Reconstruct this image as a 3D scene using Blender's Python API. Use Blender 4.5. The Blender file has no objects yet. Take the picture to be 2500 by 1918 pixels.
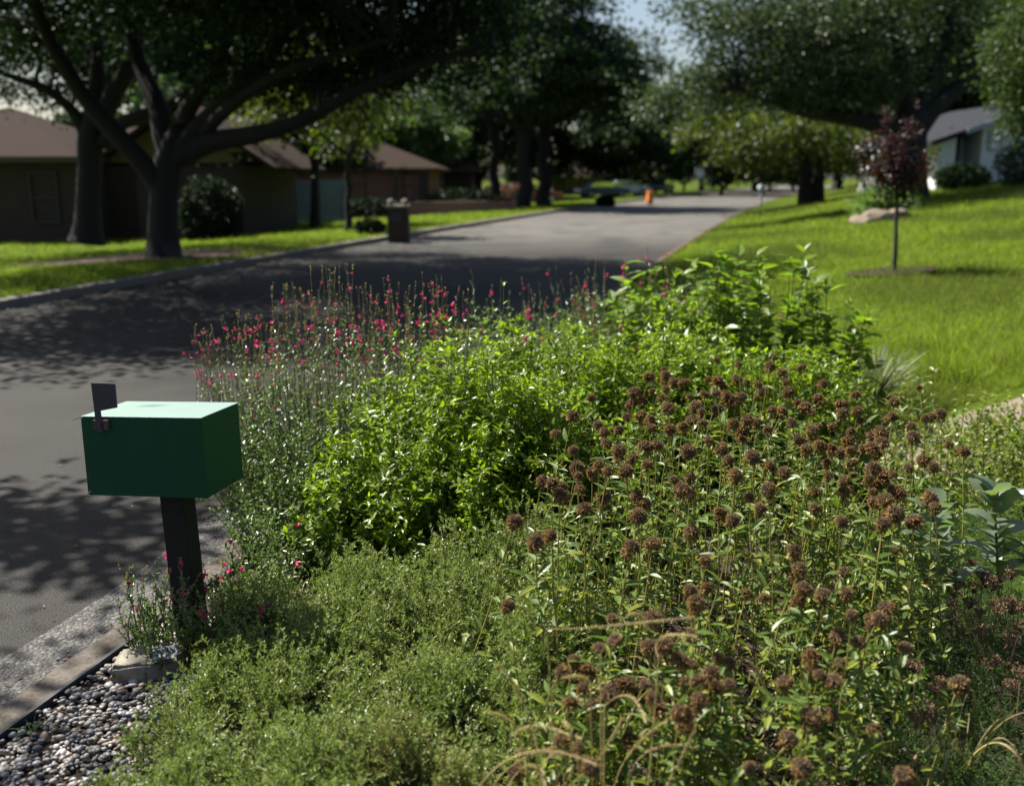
import bpy, math
import numpy as np
from mathutils import Vector

# ---------------------------------------------------------------- camera, sky, sun, exposure
scene = bpy.context.scene
COL = scene.collection
H = 1.75                                   # eye height
PITCH = math.atan(529 / 2430.0)            # camera looks down by this angle
cam_d = bpy.data.cameras.new('camera'); cam = bpy.data.objects.new('camera', cam_d); COL.objects.link(cam)
cam.location = (0, 0, H); cam.rotation_euler = (math.pi / 2 - PITCH, 0, 0)
cam_d.lens = 35; cam_d.sensor_width = 36; cam_d.sensor_fit = 'HORIZONTAL'
cam_d.clip_start = 0.05; cam_d.clip_end = 2000
cam_d.dof.use_dof = True; cam_d.dof.focus_distance = 3.75; cam_d.dof.aperture_fstop = 1.8
cam_d.dof.aperture_blades = 0
scene.camera = cam

SUN_EL, SUN_AZ = math.radians(53), math.atan2(-0.80, 0.60)     # azimuth clockwise from +Y
world = bpy.data.worlds.new("World"); scene.world = world; world.use_nodes = True
wn = world.node_tree; bg = wn.nodes['Background']
sky = wn.nodes.new('ShaderNodeTexSky'); sky.sky_type = 'NISHITA'; sky.sun_disc = False
sky.sun_elevation = SUN_EL; sky.sun_rotation = SUN_AZ % (2 * math.pi); sky.dust_density = 2.2; sky.ozone_density = 1.0
wn.links.new(sky.outputs[0], bg.inputs[0]); bg.inputs[1].default_value = 0.055
sun_d = bpy.data.lights.new('sun', 'SUN'); sun = bpy.data.objects.new('sun', sun_d); COL.objects.link(sun)
sun_d.energy = 5.0; sun_d.angle = math.radians(0.5); sun_d.color = (1.0, 0.95, 0.86)
sv = Vector((math.cos(SUN_EL) * math.sin(SUN_AZ), math.cos(SUN_EL) * math.cos(SUN_AZ), math.sin(SUN_EL)))
sun.rotation_euler = sv.to_track_quat('Z', 'Y').to_euler(); sun.location = (-10, 5, 20)
scene.view_settings.view_transform = 'Standard'; scene.view_settings.look = 'None'
scene.view_settings.exposure = 1.3; scene.view_settings.gamma = 1; scene.view_settings.use_curve_mapping = False
cy = scene.cycles
cy.max_bounces = 4; cy.diffuse_bounces = 1; cy.glossy_bounces = 2; cy.transmission_bounces = 2
cy.caustics_reflective = False; cy.caustics_refractive = False; cy.sample_clamp_indirect = 6
cy.use_denoising = True

# ---------------------------------------------------------------- where a place in the view lies in the world
F = 2430.0
cp, sp = math.cos(PITCH), math.sin(PITCH)
def ray(px, py):
    u = (px - 1250) / F; v = (959 - py) / F
    return np.array([u, cp + v * sp, -sp + v * cp])
def P(px, py, z=0.0):                      # point at height z
    d = ray(px, py); return np.array([0, 0, H]) + d * ((z - H) / d[2])
def PD(px, py, Y):                         # point at distance Y
    d = ray(px, py); return np.array([0, 0, H]) + d * (Y / d[1])

def sstep(a, b, x):
    t = np.clip((np.asarray(x, float) - a) / (b - a), 0, 1); return t * t * (3 - 2 * t)

# ---------------------------------------------------------------- mesh helpers
def nrmz(a):
    return a / np.maximum(np.linalg.norm(a, axis=-1, keepdims=True), 1e-9)

class G:
    def __init__(s): s.V = []; s.F = []; s.n = 0
    def add(s, V, Fs, m=0):
        V = np.asarray(V, float).reshape(-1, 3)
        if not isinstance(Fs, list): Fs = [Fs]
        for f in Fs:
            f = np.asarray(f, np.int64)
            if f.size: s.F.append((f + s.n, m))
        s.V.append(V); s.n += len(V); return s
    def box(s, x0, x1, y0, y1, z0, z1, m=0):
        V = [(x, y, z) for z in (z0, z1) for y in (y0, y1) for x in (x0, x1)]
        return s.add(V, np.array([[0, 2, 3, 1], [4, 5, 7, 6], [0, 1, 5, 4], [2, 6, 7, 3], [0, 4, 6, 2], [1, 3, 7, 5]]), m)
    def poly(s, pts, m=0):
        return s.add(pts, np.array([list(range(len(pts)))]), m)
    def prism(s, prof, axis, a, b, m=0):   # prof: (u,v) loop; axis 'x' -> (a,u,v), 'y' -> (u,a,v), 'z' -> (u,v,a)
        n = len(prof)
        mk = {'x': lambda p, w: (w, p[0], p[1]), 'y': lambda p, w: (p[0], w, p[1]), 'z': lambda p, w: (p[0], p[1], w)}[axis]
        V = [mk(p, a) for p in prof] + [mk(p, b) for p in prof]
        s.add(V, [np.array([[i, (i + 1) % n, n + (i + 1) % n, n + i] for i in range(n)]),
                  np.array([list(range(n))[::-1]]), np.array([list(range(n, 2 * n))])], m)
        return s
    def lathe(s, prof, n=20, c=(0, 0, 0), m=0):
        k = len(prof); a = np.linspace(0, 2 * np.pi, n, endpoint=False)
        V = np.array([[(c[0] + r * np.cos(t), c[1] + r * np.sin(t), c[2] + z) for t in a] for r, z in prof]).reshape(-1, 3)
        q = [[i * n + j, i * n + (j + 1) % n, (i + 1) * n + (j + 1) % n, (i + 1) * n + j] for i in range(k - 1) for j in range(n)]
        return s.add(V, np.array(q), m)
    def tubes(s, paths, radii, sides=4, m=0):
        paths = np.asarray(paths, float)
        if paths.ndim == 2: paths = paths[None]
        n, k, _ = paths.shape
        radii = np.broadcast_to(np.asarray(radii, float), (n, k))
        T = np.gradient(paths, axis=1); T = nrmz(T)
        ref = np.where(np.abs(T[..., 2:3]) > .9, np.array([1., 0, 0]), np.array([0, 0, 1.]))
        A = nrmz(np.cross(T, ref)); B = np.cross(T, A)
        ang = np.linspace(0, 2 * np.pi, sides, endpoint=False)
        V = paths[:, :, None] + radii[:, :, None, None] * (np.cos(ang)[None, None, :, None] * A[:, :, None] + np.sin(ang)[None, None, :, None] * B[:, :, None])
        i = np.arange(n)[:, None, None] * k * sides; j = np.arange(k - 1)[None, :, None] * sides; l = np.arange(sides)[None, None, :]
        a = i + j + l; b = i + j + (l + 1) % sides
        q = np.stack([a, b, b + sides, a + sides], -1).reshape(-1, 4)
        return s.add(V, q, m)
    def place(s, tpl, pos, d, nr, L, W, m=0):
        T, Fs = tpl
        pos = np.asarray(pos, float); n = len(pos)
        if n == 0: return s
        d = nrmz(d); side = nrmz(np.cross(d, nr)); nn = np.cross(side, d)
        L = np.broadcast_to(L, (n,)); W = np.broadcast_to(W, (n,))
        V = pos[:, None] + T[None, :, 0:1] * (W[:, None, None] * side[:, None]) + T[None, :, 1:2] * (L[:, None, None] * d[:, None]) + T[None, :, 2:3] * (L[:, None, None] * nn[:, None])
        off = (np.arange(n) * len(T))[:, None, None]
        return s.add(V, [(off + f[None]).reshape(-1, f.shape[1]) for f in Fs], m)
    def build(s, name, mats, parent=None, origin=None, smooth=False):
        V = np.concatenate(s.V) if s.V else np.zeros((0, 3))
        if origin is not None: V = V - np.asarray(origin, float)
        me = bpy.data.meshes.new(name)
        me.vertices.add(len(V)); me.vertices.foreach_set('co', V.astype(np.float32).ravel())
        tot = sum(f.size for f, _ in s.F); npoly = sum(len(f) for f, _ in s.F)
        me.loops.add(tot); me.polygons.add(npoly)
        me.loops.foreach_set('vertex_index', np.concatenate([f.ravel() for f, _ in s.F]).astype(np.int32))
        lt = np.concatenate([np.full(len(f), f.shape[1]) for f, _ in s.F]); ls = np.concatenate([[0], np.cumsum(lt)[:-1]])
        me.polygons.foreach_set('loop_start', ls.astype(np.int32))
        mi = np.concatenate([np.full(len(f), m) for f, m in s.F])
        if not isinstance(mats, (list, tuple)): mats = [mats]
        for mt in mats: me.materials.append(mt)
        me.polygons.foreach_set('material_index', mi.astype(np.int32))
        me.update(calc_edges=True); me.validate()
        me.polygons.foreach_set('use_smooth', np.full(len(me.polygons), bool(smooth)))
        o = bpy.data.objects.new(name, me); COL.objects.link(o)
        if parent is not None: o.parent = parent
        return o

def tag(o, label=None, cat=None, group=None, kind=None):
    if label: o['label'] = label
    if cat: o['category'] = cat
    if group: o['group'] = group
    if kind: o['kind'] = kind
    return o
def thing(name, label, cat, loc=(0, 0, 0), group=None):
    o = bpy.data.objects.new(name, None); COL.objects.link(o); o.location = tuple(float(c) for c in loc)
    o.empty_display_size = 0.05
    return tag(o, label, cat, group)
def copy_thing(o, loc, rz, label, sc=1.0, group=None):
    r = o.copy(); COL.objects.link(r); r.location = tuple(float(c) for c in loc); r.rotation_euler = (0, 0, rz); r.scale = (sc,) * 3
    r['label'] = label
    if group: r['group'] = group
    for ch in o.children:
        c = ch.copy(); COL.objects.link(c); c.parent = r
    return r

# leaf shapes: x across, y along, z off the blade
DIAMOND = (np.array([(0, 0, 0), (.5, .45, .06), (0, 1, -.05), (-.5, .45, .06)]), [np.array([[0, 1, 2], [0, 2, 3]])])
LANCE = (np.array([(0, 0, 0), (.42, .25, .05), (.46, .5, .03), (.22, .8, -.06), (0, 1, -.16), (-.22, .8, -.06), (-.46, .5, .03), (-.42, .25, .05), (0, .28, -.01), (0, .55, -.04), (0, .8, -.09)]),
         [np.array([[0, 1, 8], [8, 7, 0], [3, 4, 10], [10, 4, 5]]), np.array([[1, 2, 9, 8], [8, 9, 6, 7], [2, 3, 10, 9], [9, 10, 5, 6]])])
OVAL = (np.array([(0, 0, 0), (.4, .2, .05), (.5, .5, .06), (.36, .82, .02), (0, 1, -.06), (-.36, .82, .02), (-.5, .5, .06), (-.4, .2, .05), (0, .5, -.03)]),
        [np.array([[0, 1, 8], [3, 4, 8], [8, 4, 5], [8, 7, 0]]), np.array([[1, 2, 3, 8], [8, 5, 6, 7]])])
BIGOVAL_rows = [(0, .08, 0), (.12, .3, .02), (.3, .46, .03), (.5, .5, .02), (.7, .42, -.02), (.88, .24, -.08), (1, .02, -.13)]
_v = []; _q = []
for i_, (yy, ww, zz) in enumerate(BIGOVAL_rows):
    _v += [(-ww, yy, zz + ww * .16), (0, yy, zz), (ww, yy, zz + ww * .16)]
    if i_: a_ = 3 * (i_ - 1); _q += [[a_, a_ + 1, a_ + 4, a_ + 3], [a_ + 1, a_ + 2, a_ + 5, a_ + 4]]
BIGOVAL = (np.array(_v), [np.array(_q)])
BLADE = (np.array([(-.5, 0, 0), (.5, 0, 0), (.32, .55, .08), (-.32, .55, .08), (0, 1, .3)]), [np.array([[0, 1, 2, 3]]), np.array([[3, 2, 4]])])

def rdir(rng, n, up=0.0):
    d = rng.normal(size=(n, 3)); d[:, 2] += up; return nrmz(d)
def bez(a, b, c, k):
    t = np.linspace(0, 1, k)[None, :, None]
    return (1 - t) ** 2 * a[:, None] + 2 * t * (1 - t) * b[:, None] + t * t * c[:, None]
def along(paths, t):                       # t: (n,m) in 0..1 -> positions, tangents
    n, k, _ = paths.shape
    x = np.clip(t, 0, .9999) * (k - 1); i = x.astype(int); fr = (x - i)[..., None]
    r = np.arange(n)[:, None]
    p = paths[r, i] * (1 - fr) + paths[r, i + 1] * fr
    return p, nrmz(paths[r, i + 1] - paths[r, i])
def leaves_on(g, rng, paths, t, tpl, L, W, out=1.0, fwd=.5, up=.2, m=0, jit=.35, droop=0.0, upn=.75):
    p, T = along(paths, t)
    n, mm = t.shape
    ref = nrmz(np.cross(T, rng.normal(size=(n, 1, 3)) + np.zeros((n, mm, 3))))
    ref2 = np.cross(T, ref)
    ph = (np.arange(mm) // 2) * (np.pi / 2) + (np.arange(mm) % 2) * np.pi
    ph = ph[None] + rng.normal(0, .35, (n, mm))
    perp = np.cos(ph)[..., None] * ref + np.sin(ph)[..., None] * ref2
    d = out * perp + fwd * T + np.array([0, 0, 1.]) * (up - droop) + rng.normal(0, jit * .5, (n, mm, 3))
    nr = .6 * T + upn * np.array([0, 0, 1.]) + rng.normal(0, jit, (n, mm, 3))
    sc = rng.uniform(.65, 1.15, (n * mm,))
    g.place(tpl, p.reshape(-1, 3), d.reshape(-1, 3), nr.reshape(-1, 3), L * sc, W * sc * rng.uniform(.85, 1.15, n * mm), m)

# ---------------------------------------------------------------- materials
def new_mat(name):
    m = bpy.data.materials.new(name); m.use_nodes = True
    nt = m.node_tree; return m, nt, nt.nodes['Principled BSDF'], nt.nodes['Material Output']
def ramp(nt, stops):
    r = nt.nodes.new('ShaderNodeValToRGB'); e = r.color_ramp.elements
    while len(e) < len(stops): e.new(0.5)
    for el, (p, c) in zip(e, stops): el.position = p; el.color = (*c, 1)
    return r
def noise(nt, scale, detail=4, rough=.6, coord=None):
    n = nt.nodes.new('ShaderNodeTexNoise'); n.inputs['Scale'].default_value = scale; n.inputs['Detail'].default_value = detail; n.inputs['Roughness'].default_value = rough
    if coord is not None: nt.links.new(coord, n.inputs['Vector'])
    return n
def mixc(nt, fac, a, b, mode='MIX'):
    x = nt.nodes.new('ShaderNodeMix'); x.data_type = 'RGBA'; x.blend_type = mode
    for sk, v in ((0, fac), (6, a), (7, b)):
        if isinstance(v, (int, float)): x.inputs[sk].default_value = v
        elif isinstance(v, tuple): x.inputs[sk].default_value = (*v, 1)
        else: nt.links.new(v, x.inputs[sk])
    return x.outputs[2]
def bump(nt, h, bs, strength, dist=.01):
    b = nt.nodes.new('ShaderNodeBump'); b.inputs['Strength'].default_value = strength; b.inputs['Distance'].default_value = dist
    nt.links.new(h, b.inputs['Height']); nt.links.new(b.outputs[0], bs.inputs['Normal'])
def objco(nt): return nt.nodes.new('ShaderNodeTexCoord').outputs['Object']

def leaf_mat(name, cols, trans=.35, rough=.42, spec=.5, tcol=None, tgain=1.5):
    m, nt, bs, out = new_mat(name)
    geo = nt.nodes.new('ShaderNodeNewGeometry')
    k = len(cols); r = ramp(nt, [(i / (k - 1) if k > 1 else 0, c) for i, c in enumerate(cols)])
    nt.links.new(geo.outputs['Random Per Island'], r.inputs[0])
    nt.links.new(r.outputs[0], bs.inputs['Base Color'])
    bs.inputs['Roughness'].default_value = rough; bs.inputs['Specular IOR Level'].default_value = spec
    if trans:
        tr = nt.nodes.new('ShaderNodeBsdfTranslucent')
        nt.links.new(mixc(nt, 1.0, r.outputs[0], tcol or (tgain, tgain * 1.15, tgain * .5), 'MULTIPLY'), tr.inputs[0])
        mx = nt.nodes.new('ShaderNodeMixShader'); mx.inputs[0].default_value = trans
        nt.links.new(bs.outputs[0], mx.inputs[1]); nt.links.new(tr.outputs[0], mx.inputs[2]); nt.links.new(mx.outputs[0], out.inputs[0])
    return m
def plain(name, col, rough=.6, spec=.4, metal=0.0, nscale=None, amt=.25, bmp=0.0):
    m, nt, bs, out = new_mat(name)
    bs.inputs['Roughness'].default_value = rough; bs.inputs['Specular IOR Level'].default_value = spec; bs.inputs['Metallic'].default_value = metal
    if nscale:
        n = noise(nt, nscale, 5, .65, objco(nt))
        c = mixc(nt, n.outputs[0], tuple(v * (1 - amt) for v in col), tuple(min(1, v * (1 + amt)) for v in col))
        nt.links.new(c, bs.inputs['Base Color'])
        if bmp: bump(nt, n.outputs[0], bs, bmp)
    else: bs.inputs['Base Color'].default_value = (*col, 1)
    return m

def m_ground_grass():
    m, nt, bs, out = new_mat('lawn_soil'); co = objco(nt)
    n1 = noise(nt, .35, 3, .5, co); n2 = noise(nt, 14, 5, .7, co)
    r = ramp(nt, [(.35, (.04, .07, .005)), (.65, (.075, .105, .01))]); nt.links.new(n1.outputs[0], r.inputs[0])
    r2 = ramp(nt, [(.3, (.5, .5, .5)), (.7, (1.15, 1.15, 1.1))]); nt.links.new(n2.outputs[0], r2.inputs[0])
    nt.links.new(mixc(nt, 1., r.outputs[0], r2.outputs[0], 'MULTIPLY'), bs.inputs['Base Color'])
    bs.inputs['Roughness'].default_value = .9; bs.inputs['Specular IOR Level'].default_value = .05; bump(nt, n2.outputs[0], bs, .6, .03); return m
def m_asphalt():
    m, nt, bs, out = new_mat('asphalt'); co = objco(nt)
    sp1 = noise(nt, 130, 3, .75, co); big = noise(nt, .9, 5, .6, co); mid = noise(nt, 9, 4, .6, co)
    vo = nt.nodes.new('ShaderNodeTexVoronoi'); vo.inputs['Scale'].default_value = 95; nt.links.new(co, vo.inputs['Vector'])
    r = ramp(nt, [(.3, (.006, .006, .006)), (.5, (.022, .021, .0195)), (.72, (.09, .084, .076))]); nt.links.new(sp1.outputs[0], r.inputs[0])
    r2 = ramp(nt, [(.3, (.78, .78, .78)), (.7, (1.15, 1.14, 1.12))]); nt.links.new(big.outputs[0], r2.inputs[0])
    r3 = ramp(nt, [(.0, (.7, .7, .7)), (.5, (1.1, 1.1, 1.1))]); nt.links.new(vo.outputs['Distance'], r3.inputs[0])
    c = mixc(nt, 1., mixc(nt, 1., r.outputs[0], r2.outputs[0], 'MULTIPLY'), r3.outputs[0], 'MULTIPLY')
    # fine cracks
    wv = nt.nodes.new('ShaderNodeTexVoronoi'); wv.feature = 'DISTANCE_TO_EDGE'; wv.inputs['Scale'].default_value = .33
    warp = mixc(nt, .18, co, mid.outputs['Color'], 'ADD'); nt.links.new(warp, wv.inputs['Vector'])
    rc = ramp(nt, [(.0, (.6, .6, .6)), (.004, (1, 1, 1))]); nt.links.new(wv.outputs['Distance'], rc.inputs[0])
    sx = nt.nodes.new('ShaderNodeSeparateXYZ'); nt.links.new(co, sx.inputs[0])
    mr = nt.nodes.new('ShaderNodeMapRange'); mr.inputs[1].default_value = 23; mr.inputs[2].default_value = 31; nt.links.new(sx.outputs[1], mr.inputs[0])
    far_sheen = mixc(nt, 1., mixc(nt, 1., r2.outputs[0], rc.outputs[0], 'MULTIPLY'), (.105, .1, .09), 'MULTIPLY')  # far stretch painted lighter, standing in for its sunlit sheen
    c = mixc(nt, mr.outputs[0], mixc(nt, 1., c, rc.outputs[0], 'MULTIPLY'), far_sheen)
    # oil stains and tar patches
    n4 = noise(nt, .55, 3, .5, co); r4 = ramp(nt, [(.36, (.62, .62, .63)), (.48, (1, 1, 1))]); nt.links.new(n4.outputs[0], r4.inputs[0])
    nt.links.new(mixc(nt, 1., c, r4.outputs[0], 'MULTIPLY'), bs.inputs['Base Color'])
    bs.inputs['Roughness'].default_value = .75; bs.inputs['Specular IOR Level'].default_value = .16
    bump(nt, sp1.outputs[0], bs, .5, .007); return m
def m_aggregate(name, cols, scale):
    m, nt, bs, out = new_mat(name); co = objco(nt)
    vo = nt.nodes.new('ShaderNodeTexVoronoi'); vo.inputs['Scale'].default_value = scale; nt.links.new(co, vo.inputs['Vector'])
    sep = nt.nodes.new('ShaderNodeSeparateColor'); nt.links.new(vo.outputs['Color'], sep.inputs[0])
    r = ramp(nt, [(i / (len(cols) - 1), c) for i, c in enumerate(cols)]); nt.links.new(sep.outputs[0], r.inputs[0])
    r3 = ramp(nt, [(.15, (1.15, 1.15, 1.15)), (.75, (.45, .45, .45))]); nt.links.new(vo.outputs['Distance'], r3.inputs[0])
    nt.links.new(mixc(nt, 1., r.outputs[0], r3.outputs[0], 'MULTIPLY'), bs.inputs['Base Color'])
    inv = nt.nodes.new('ShaderNodeMath'); inv.operation = 'SUBTRACT'; inv.inputs[0].default_value = 1; nt.links.new(vo.outputs['Distance'], inv.inputs[1])
    bs.inputs['Roughness'].default_value = .8; bump(nt, inv.outputs[0], bs, .8, .01); return m
def m_brick(name, c1, c2, mortar, scale=1.0):
    m, nt, bs, out = new_mat(name); co = objco(nt)
    mp = nt.nodes.new('ShaderNodeMapping'); mp.inputs['Rotation'].default_value = (math.radians(90), 0, 0); nt.links.new(co, mp.inputs[0])
    b = nt.nodes.new('ShaderNodeTexBrick'); nt.links.new(mp.outputs[0], b.inputs['Vector'])
    b.inputs['Color1'].default_value = (*c1, 1); b.inputs['Color2'].default_value = (*c2, 1); b.inputs['Mortar'].default_value = (*mortar, 1)
    b.inputs['Scale'].default_value = 1; b.inputs['Brick Width'].default_value = .21; b.inputs['Row Height'].default_value = .075; b.inputs['Mortar Size'].default_value = .008
    nt.links.new(b.outputs[0], bs.inputs['Base Color']); bs.inputs['Roughness'].default_value = .85; return m
def m_bark(name, col):
    m, nt, bs, out = new_mat(name); co = objco(nt)
    mp = nt.nodes.new('ShaderNodeMapping'); mp.inputs['Scale'].default_value = (1, 1, .25); nt.links.new(co, mp.inputs[0])
    n = noise(nt, 18, 6, .7, mp.outputs[0])
    nt.links.new(mixc(nt, n.outputs[0], tuple(v * .5 for v in col), tuple(v * 1.5 for v in col)), bs.inputs['Base Color'])
    bs.inputs['Roughness'].default_value = .9; bump(nt, n.outputs[0], bs, .9, .03); return m

M = {}
M['lawn'] = m_ground_grass()
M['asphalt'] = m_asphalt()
M['shoulder'] = m_aggregate('worn_shoulder', [(.035, .033, .031), (.07, .066, .06), (.11, .102, .092), (.055, .052, .05), (.19, .178, .16)], 75)
M['soil'] = plain('garden_soil', (.04, .029, .022), .95, .2, nscale=40, amt=.6, bmp=.8)
M['concrete'] = plain('concrete', (.15, .132, .11), .85, .3, nscale=35, amt=.28, bmp=.25)
def m_kerb():
    m, nt, bs, out = new_mat('stained_concrete'); co = objco(nt)
    n1 = noise(nt, 5, 6, .7, co); n2 = noise(nt, 60, 4, .7, co); vo = nt.nodes.new('ShaderNodeTexVoronoi'); vo.inputs['Scale'].default_value = 38; nt.links.new(co, vo.inputs['Vector'])
    r1 = ramp(nt, [(.3, (.06, .05, .042)), (.55, (.135, .118, .098)), (.75, (.17, .15, .125))]); nt.links.new(n1.outputs[0], r1.inputs[0])
    r2 = ramp(nt, [(.3, (.6, .6, .6)), (.6, (1.1, 1.1, 1.1))]); nt.links.new(n2.outputs[0], r2.inputs[0])
    r3 = ramp(nt, [(.08, (.35, .33, .3)), (.16, (1, 1, 1))]); nt.links.new(vo.outputs['Distance'], r3.inputs[0])
    nt.links.new(mixc(nt, 1., mixc(nt, 1., r1.outputs[0], r2.outputs[0], 'MULTIPLY'), r3.outputs[0], 'MULTIPLY'), bs.inputs['Base Color'])
    bs.inputs['Roughness'].default_value = .9; bs.inputs['Specular IOR Level'].default_value = .15; bump(nt, n2.outputs[0], bs, .6, .006); return m
M['kerb_concrete'] = m_kerb()
M['path'] = plain('pink_concrete', (.2, .155, .12), .85, .3, nscale=22, amt=.18, bmp=.2)
M['limestone'] = plain('limestone', (.23, .21, .17), .9, .2, nscale=26, amt=.5, bmp=.9)
M['metal_edge'] = plain('black_edging', (.03, .035, .045), .45, .5, nscale=30, amt=.3)
M['bark'] = m_bark('oak_bark', (.015, .0135, .0125))
M['bark_light'] = m_bark('grey_bark', (.06, .054, .05))
M['oak'] = leaf_mat('oak_leaf', [(0.0084, 0.0216, 0.0112), (0.0144, 0.0324, 0.014), (0.0228, 0.0459, 0.0168), (0.036, 0.0635, 0.0224)], .24, .42, .15)
M['oak_grey'] = leaf_mat('oak_leaf_grey', [(0.024, 0.0408, 0.0192), (0.042, 0.0624, 0.0312), (0.0624, 0.0864, 0.048), (0.09, 0.114, 0.0696)], .26, .4, .15)
M['tree_yellow'] = leaf_mat('yellow_green_leaf', [(0.025, 0.042, 0.0072), (0.04, 0.0624, 0.0096), (0.0625, 0.09, 0.012), (0.125, 0.132, 0.0144)], .4, .45, .4)
M['tree_far'] = leaf_mat('far_leaf', [(0.0126, 0.028, 0.0153), (0.0216, 0.042, 0.0204), (0.0342, 0.0595, 0.0255), (0.054, 0.0823, 0.034)], .26, .5, .15)
M['tree_pale'] = leaf_mat('pale_leaf', [(.08, .13, .05), (.12, .18, .07), (.17, .23, .1)], .4, .45, .4)
M['plum'] = leaf_mat('plum_leaf', [(0.0165, 0.0099, 0.0121), (0.0263, 0.0132, 0.0154), (0.0375, 0.0176, 0.0176), (0.075, 0.0308, 0.0242)], .3, .4, .5, (1.7, .8, .7))
M['grass'] = leaf_mat('grass_blade', [(0.0515, 0.0962, 0.0114), (0.103, 0.1604, 0.0153), (0.1431, 0.1978, 0.019), (0.1774, 0.2084, 0.0267), (0.2748, 0.2565, 0.1142)], .46, .65, .08, tgain=1.8)
M['grass_dry'] = leaf_mat('grass_blade_grey', [(.07, .1, .02), (.105, .135, .03), (.15, .16, .05)], .4, .65, .08)
M['glossy'] = leaf_mat('glossy_leaf', [(0.0671, 0.115, 0.007), (0.1007, 0.1553, 0.009), (0.1454, 0.2013, 0.012), (0.2012, 0.253, 0.018)], .46, .36, .4, tgain=1.9)
M['shrub_big'] = leaf_mat('broad_leaf', [(0.075, 0.125, 0.0125), (0.1125, 0.175, 0.0175), (0.1625, 0.225, 0.025)], .46, .38, .4, tgain=1.8)
M['needle'] = leaf_mat('needle_leaf', [(0.0924, 0.132, 0.0276), (0.1452, 0.198, 0.0497), (0.198, 0.2508, 0.0759), (0.2904, 0.3168, 0.1104)], .28, .38, .45)
M['needle_yellow'] = leaf_mat('needle_leaf_yellow', [(.1, .13, .03), (.17, .2, .06), (.24, .25, .08), (.22, .17, .07)], .3, .4, .5)
M['salvia'] = leaf_mat('salvia_leaf', [(0.0607, 0.108, 0.0243), (0.0945, 0.1485, 0.0351), (0.135, 0.1958, 0.0473)], .35, .33, .55)
M['salvia_stem'] = leaf_mat('salvia_stem', [(.09, .1, .04), (.14, .14, .06), (.1, .075, .045)], 0, .6, .3)
M['calyx'] = leaf_mat('dry_calyx', [(0.24, 0.208, 0.096), (0.32, 0.24, 0.128), (0.2, 0.104, 0.08)], .35, .6, .2)
M['pink'] = leaf_mat('pink_petal', [(0.55, 0.018, 0.135), (0.66, 0.033, 0.189), (0.6, 0.06, 0.1215), (0.42, 0.021, 0.27)], .38, .5, .3, (1.2, .8, 1.2))
M['balm_leaf'] = leaf_mat('balm_leaf', [(0.0648, 0.1104, 0.0185), (0.0972, 0.149, 0.0277), (0.1296, 0.1766, 0.0378), (0.2268, 0.2429, 0.0252), (0.162, 0.1766, 0.0714)], .3, .42, .35)
M['balm_stem'] = leaf_mat('balm_stem', [(.17, .17, .035), (.22, .2, .045), (.12, .08, .045)], 0, .55, .3)
M['head'] = leaf_mat('dry_flower_head', [(0.0678, 0.0516, 0.0383), (0.126, 0.0929, 0.0623), (0.184, 0.1341, 0.0814), (0.2519, 0.1805, 0.1005), (0.3488, 0.258, 0.1436)], .25, .85, .15, (1.15, 1.0, .8))
M['head_side'] = leaf_mat('dry_flower_petal', [(0.1116, 0.0701, 0.0346), (0.2029, 0.1294, 0.0574), (0.3045, 0.1995, 0.0841), (0.4262, 0.3019, 0.1385)], .38, .85, .1, (1.3, 1.1, .8))
M['head_core'] = plain('flower_head_core', (.06, .038, .026), .95, .1)
M['yucca'] = leaf_mat('spiky_leaf', [(.12, .15, .09), (.17, .2, .12), (.22, .23, .15)], .2, .45, .4)
M['milkweed'] = leaf_mat('grey_green_leaf', [(0.0765, 0.112, 0.057), (0.1105, 0.148, 0.0855), (0.136, 0.168, 0.1092)], .38, .33, .55, tgain=1.7)
M['rose'] = leaf_mat('small_round_leaf', [(0.069, 0.115, 0.0161), (0.115, 0.1725, 0.023), (0.161, 0.2185, 0.0345), (0.23, 0.23, 0.0345)], .42, .35, .5)
M['twig'] = leaf_mat('dry_twig', [(.09, .055, .035), (.16, .1, .065), (.24, .17, .11)], 0, .85, .1)
M['strawgrass'] = leaf_mat('straw_seed_head', [(0.33, 0.24, 0.126), (0.48, 0.375, 0.21), (0.57, 0.465, 0.28)], .35, .7, .2)
M['litter'] = leaf_mat('fallen_leaf', [(.1, .055, .03), (.19, .11, .06), (.3, .21, .13), (.42, .32, .22)], .15, .8, .1)
M['pebble'] = leaf_mat('river_pebble', [(0.0675, 0.0648, 0.0675), (0.135, 0.135, 0.1418), (0.2295, 0.216, 0.2025), (0.1755, 0.1148, 0.0675), (0.324, 0.297, 0.2565), (0.1148, 0.1188, 0.135), (0.459, 0.432, 0.405)], 0, .5, .4)
M['feather'] = leaf_mat('feathery_leaf', [(0.0675, 0.117, 0.036), (0.1013, 0.1625, 0.054), (0.135, 0.195, 0.072)], .35, .5, .3)
M['yarrow'] = leaf_mat('dry_yarrow', [(0.1071, 0.063, 0.0412), (0.1785, 0.112, 0.0735), (0.2856, 0.196, 0.1323)], .1, .85, .1)

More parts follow.
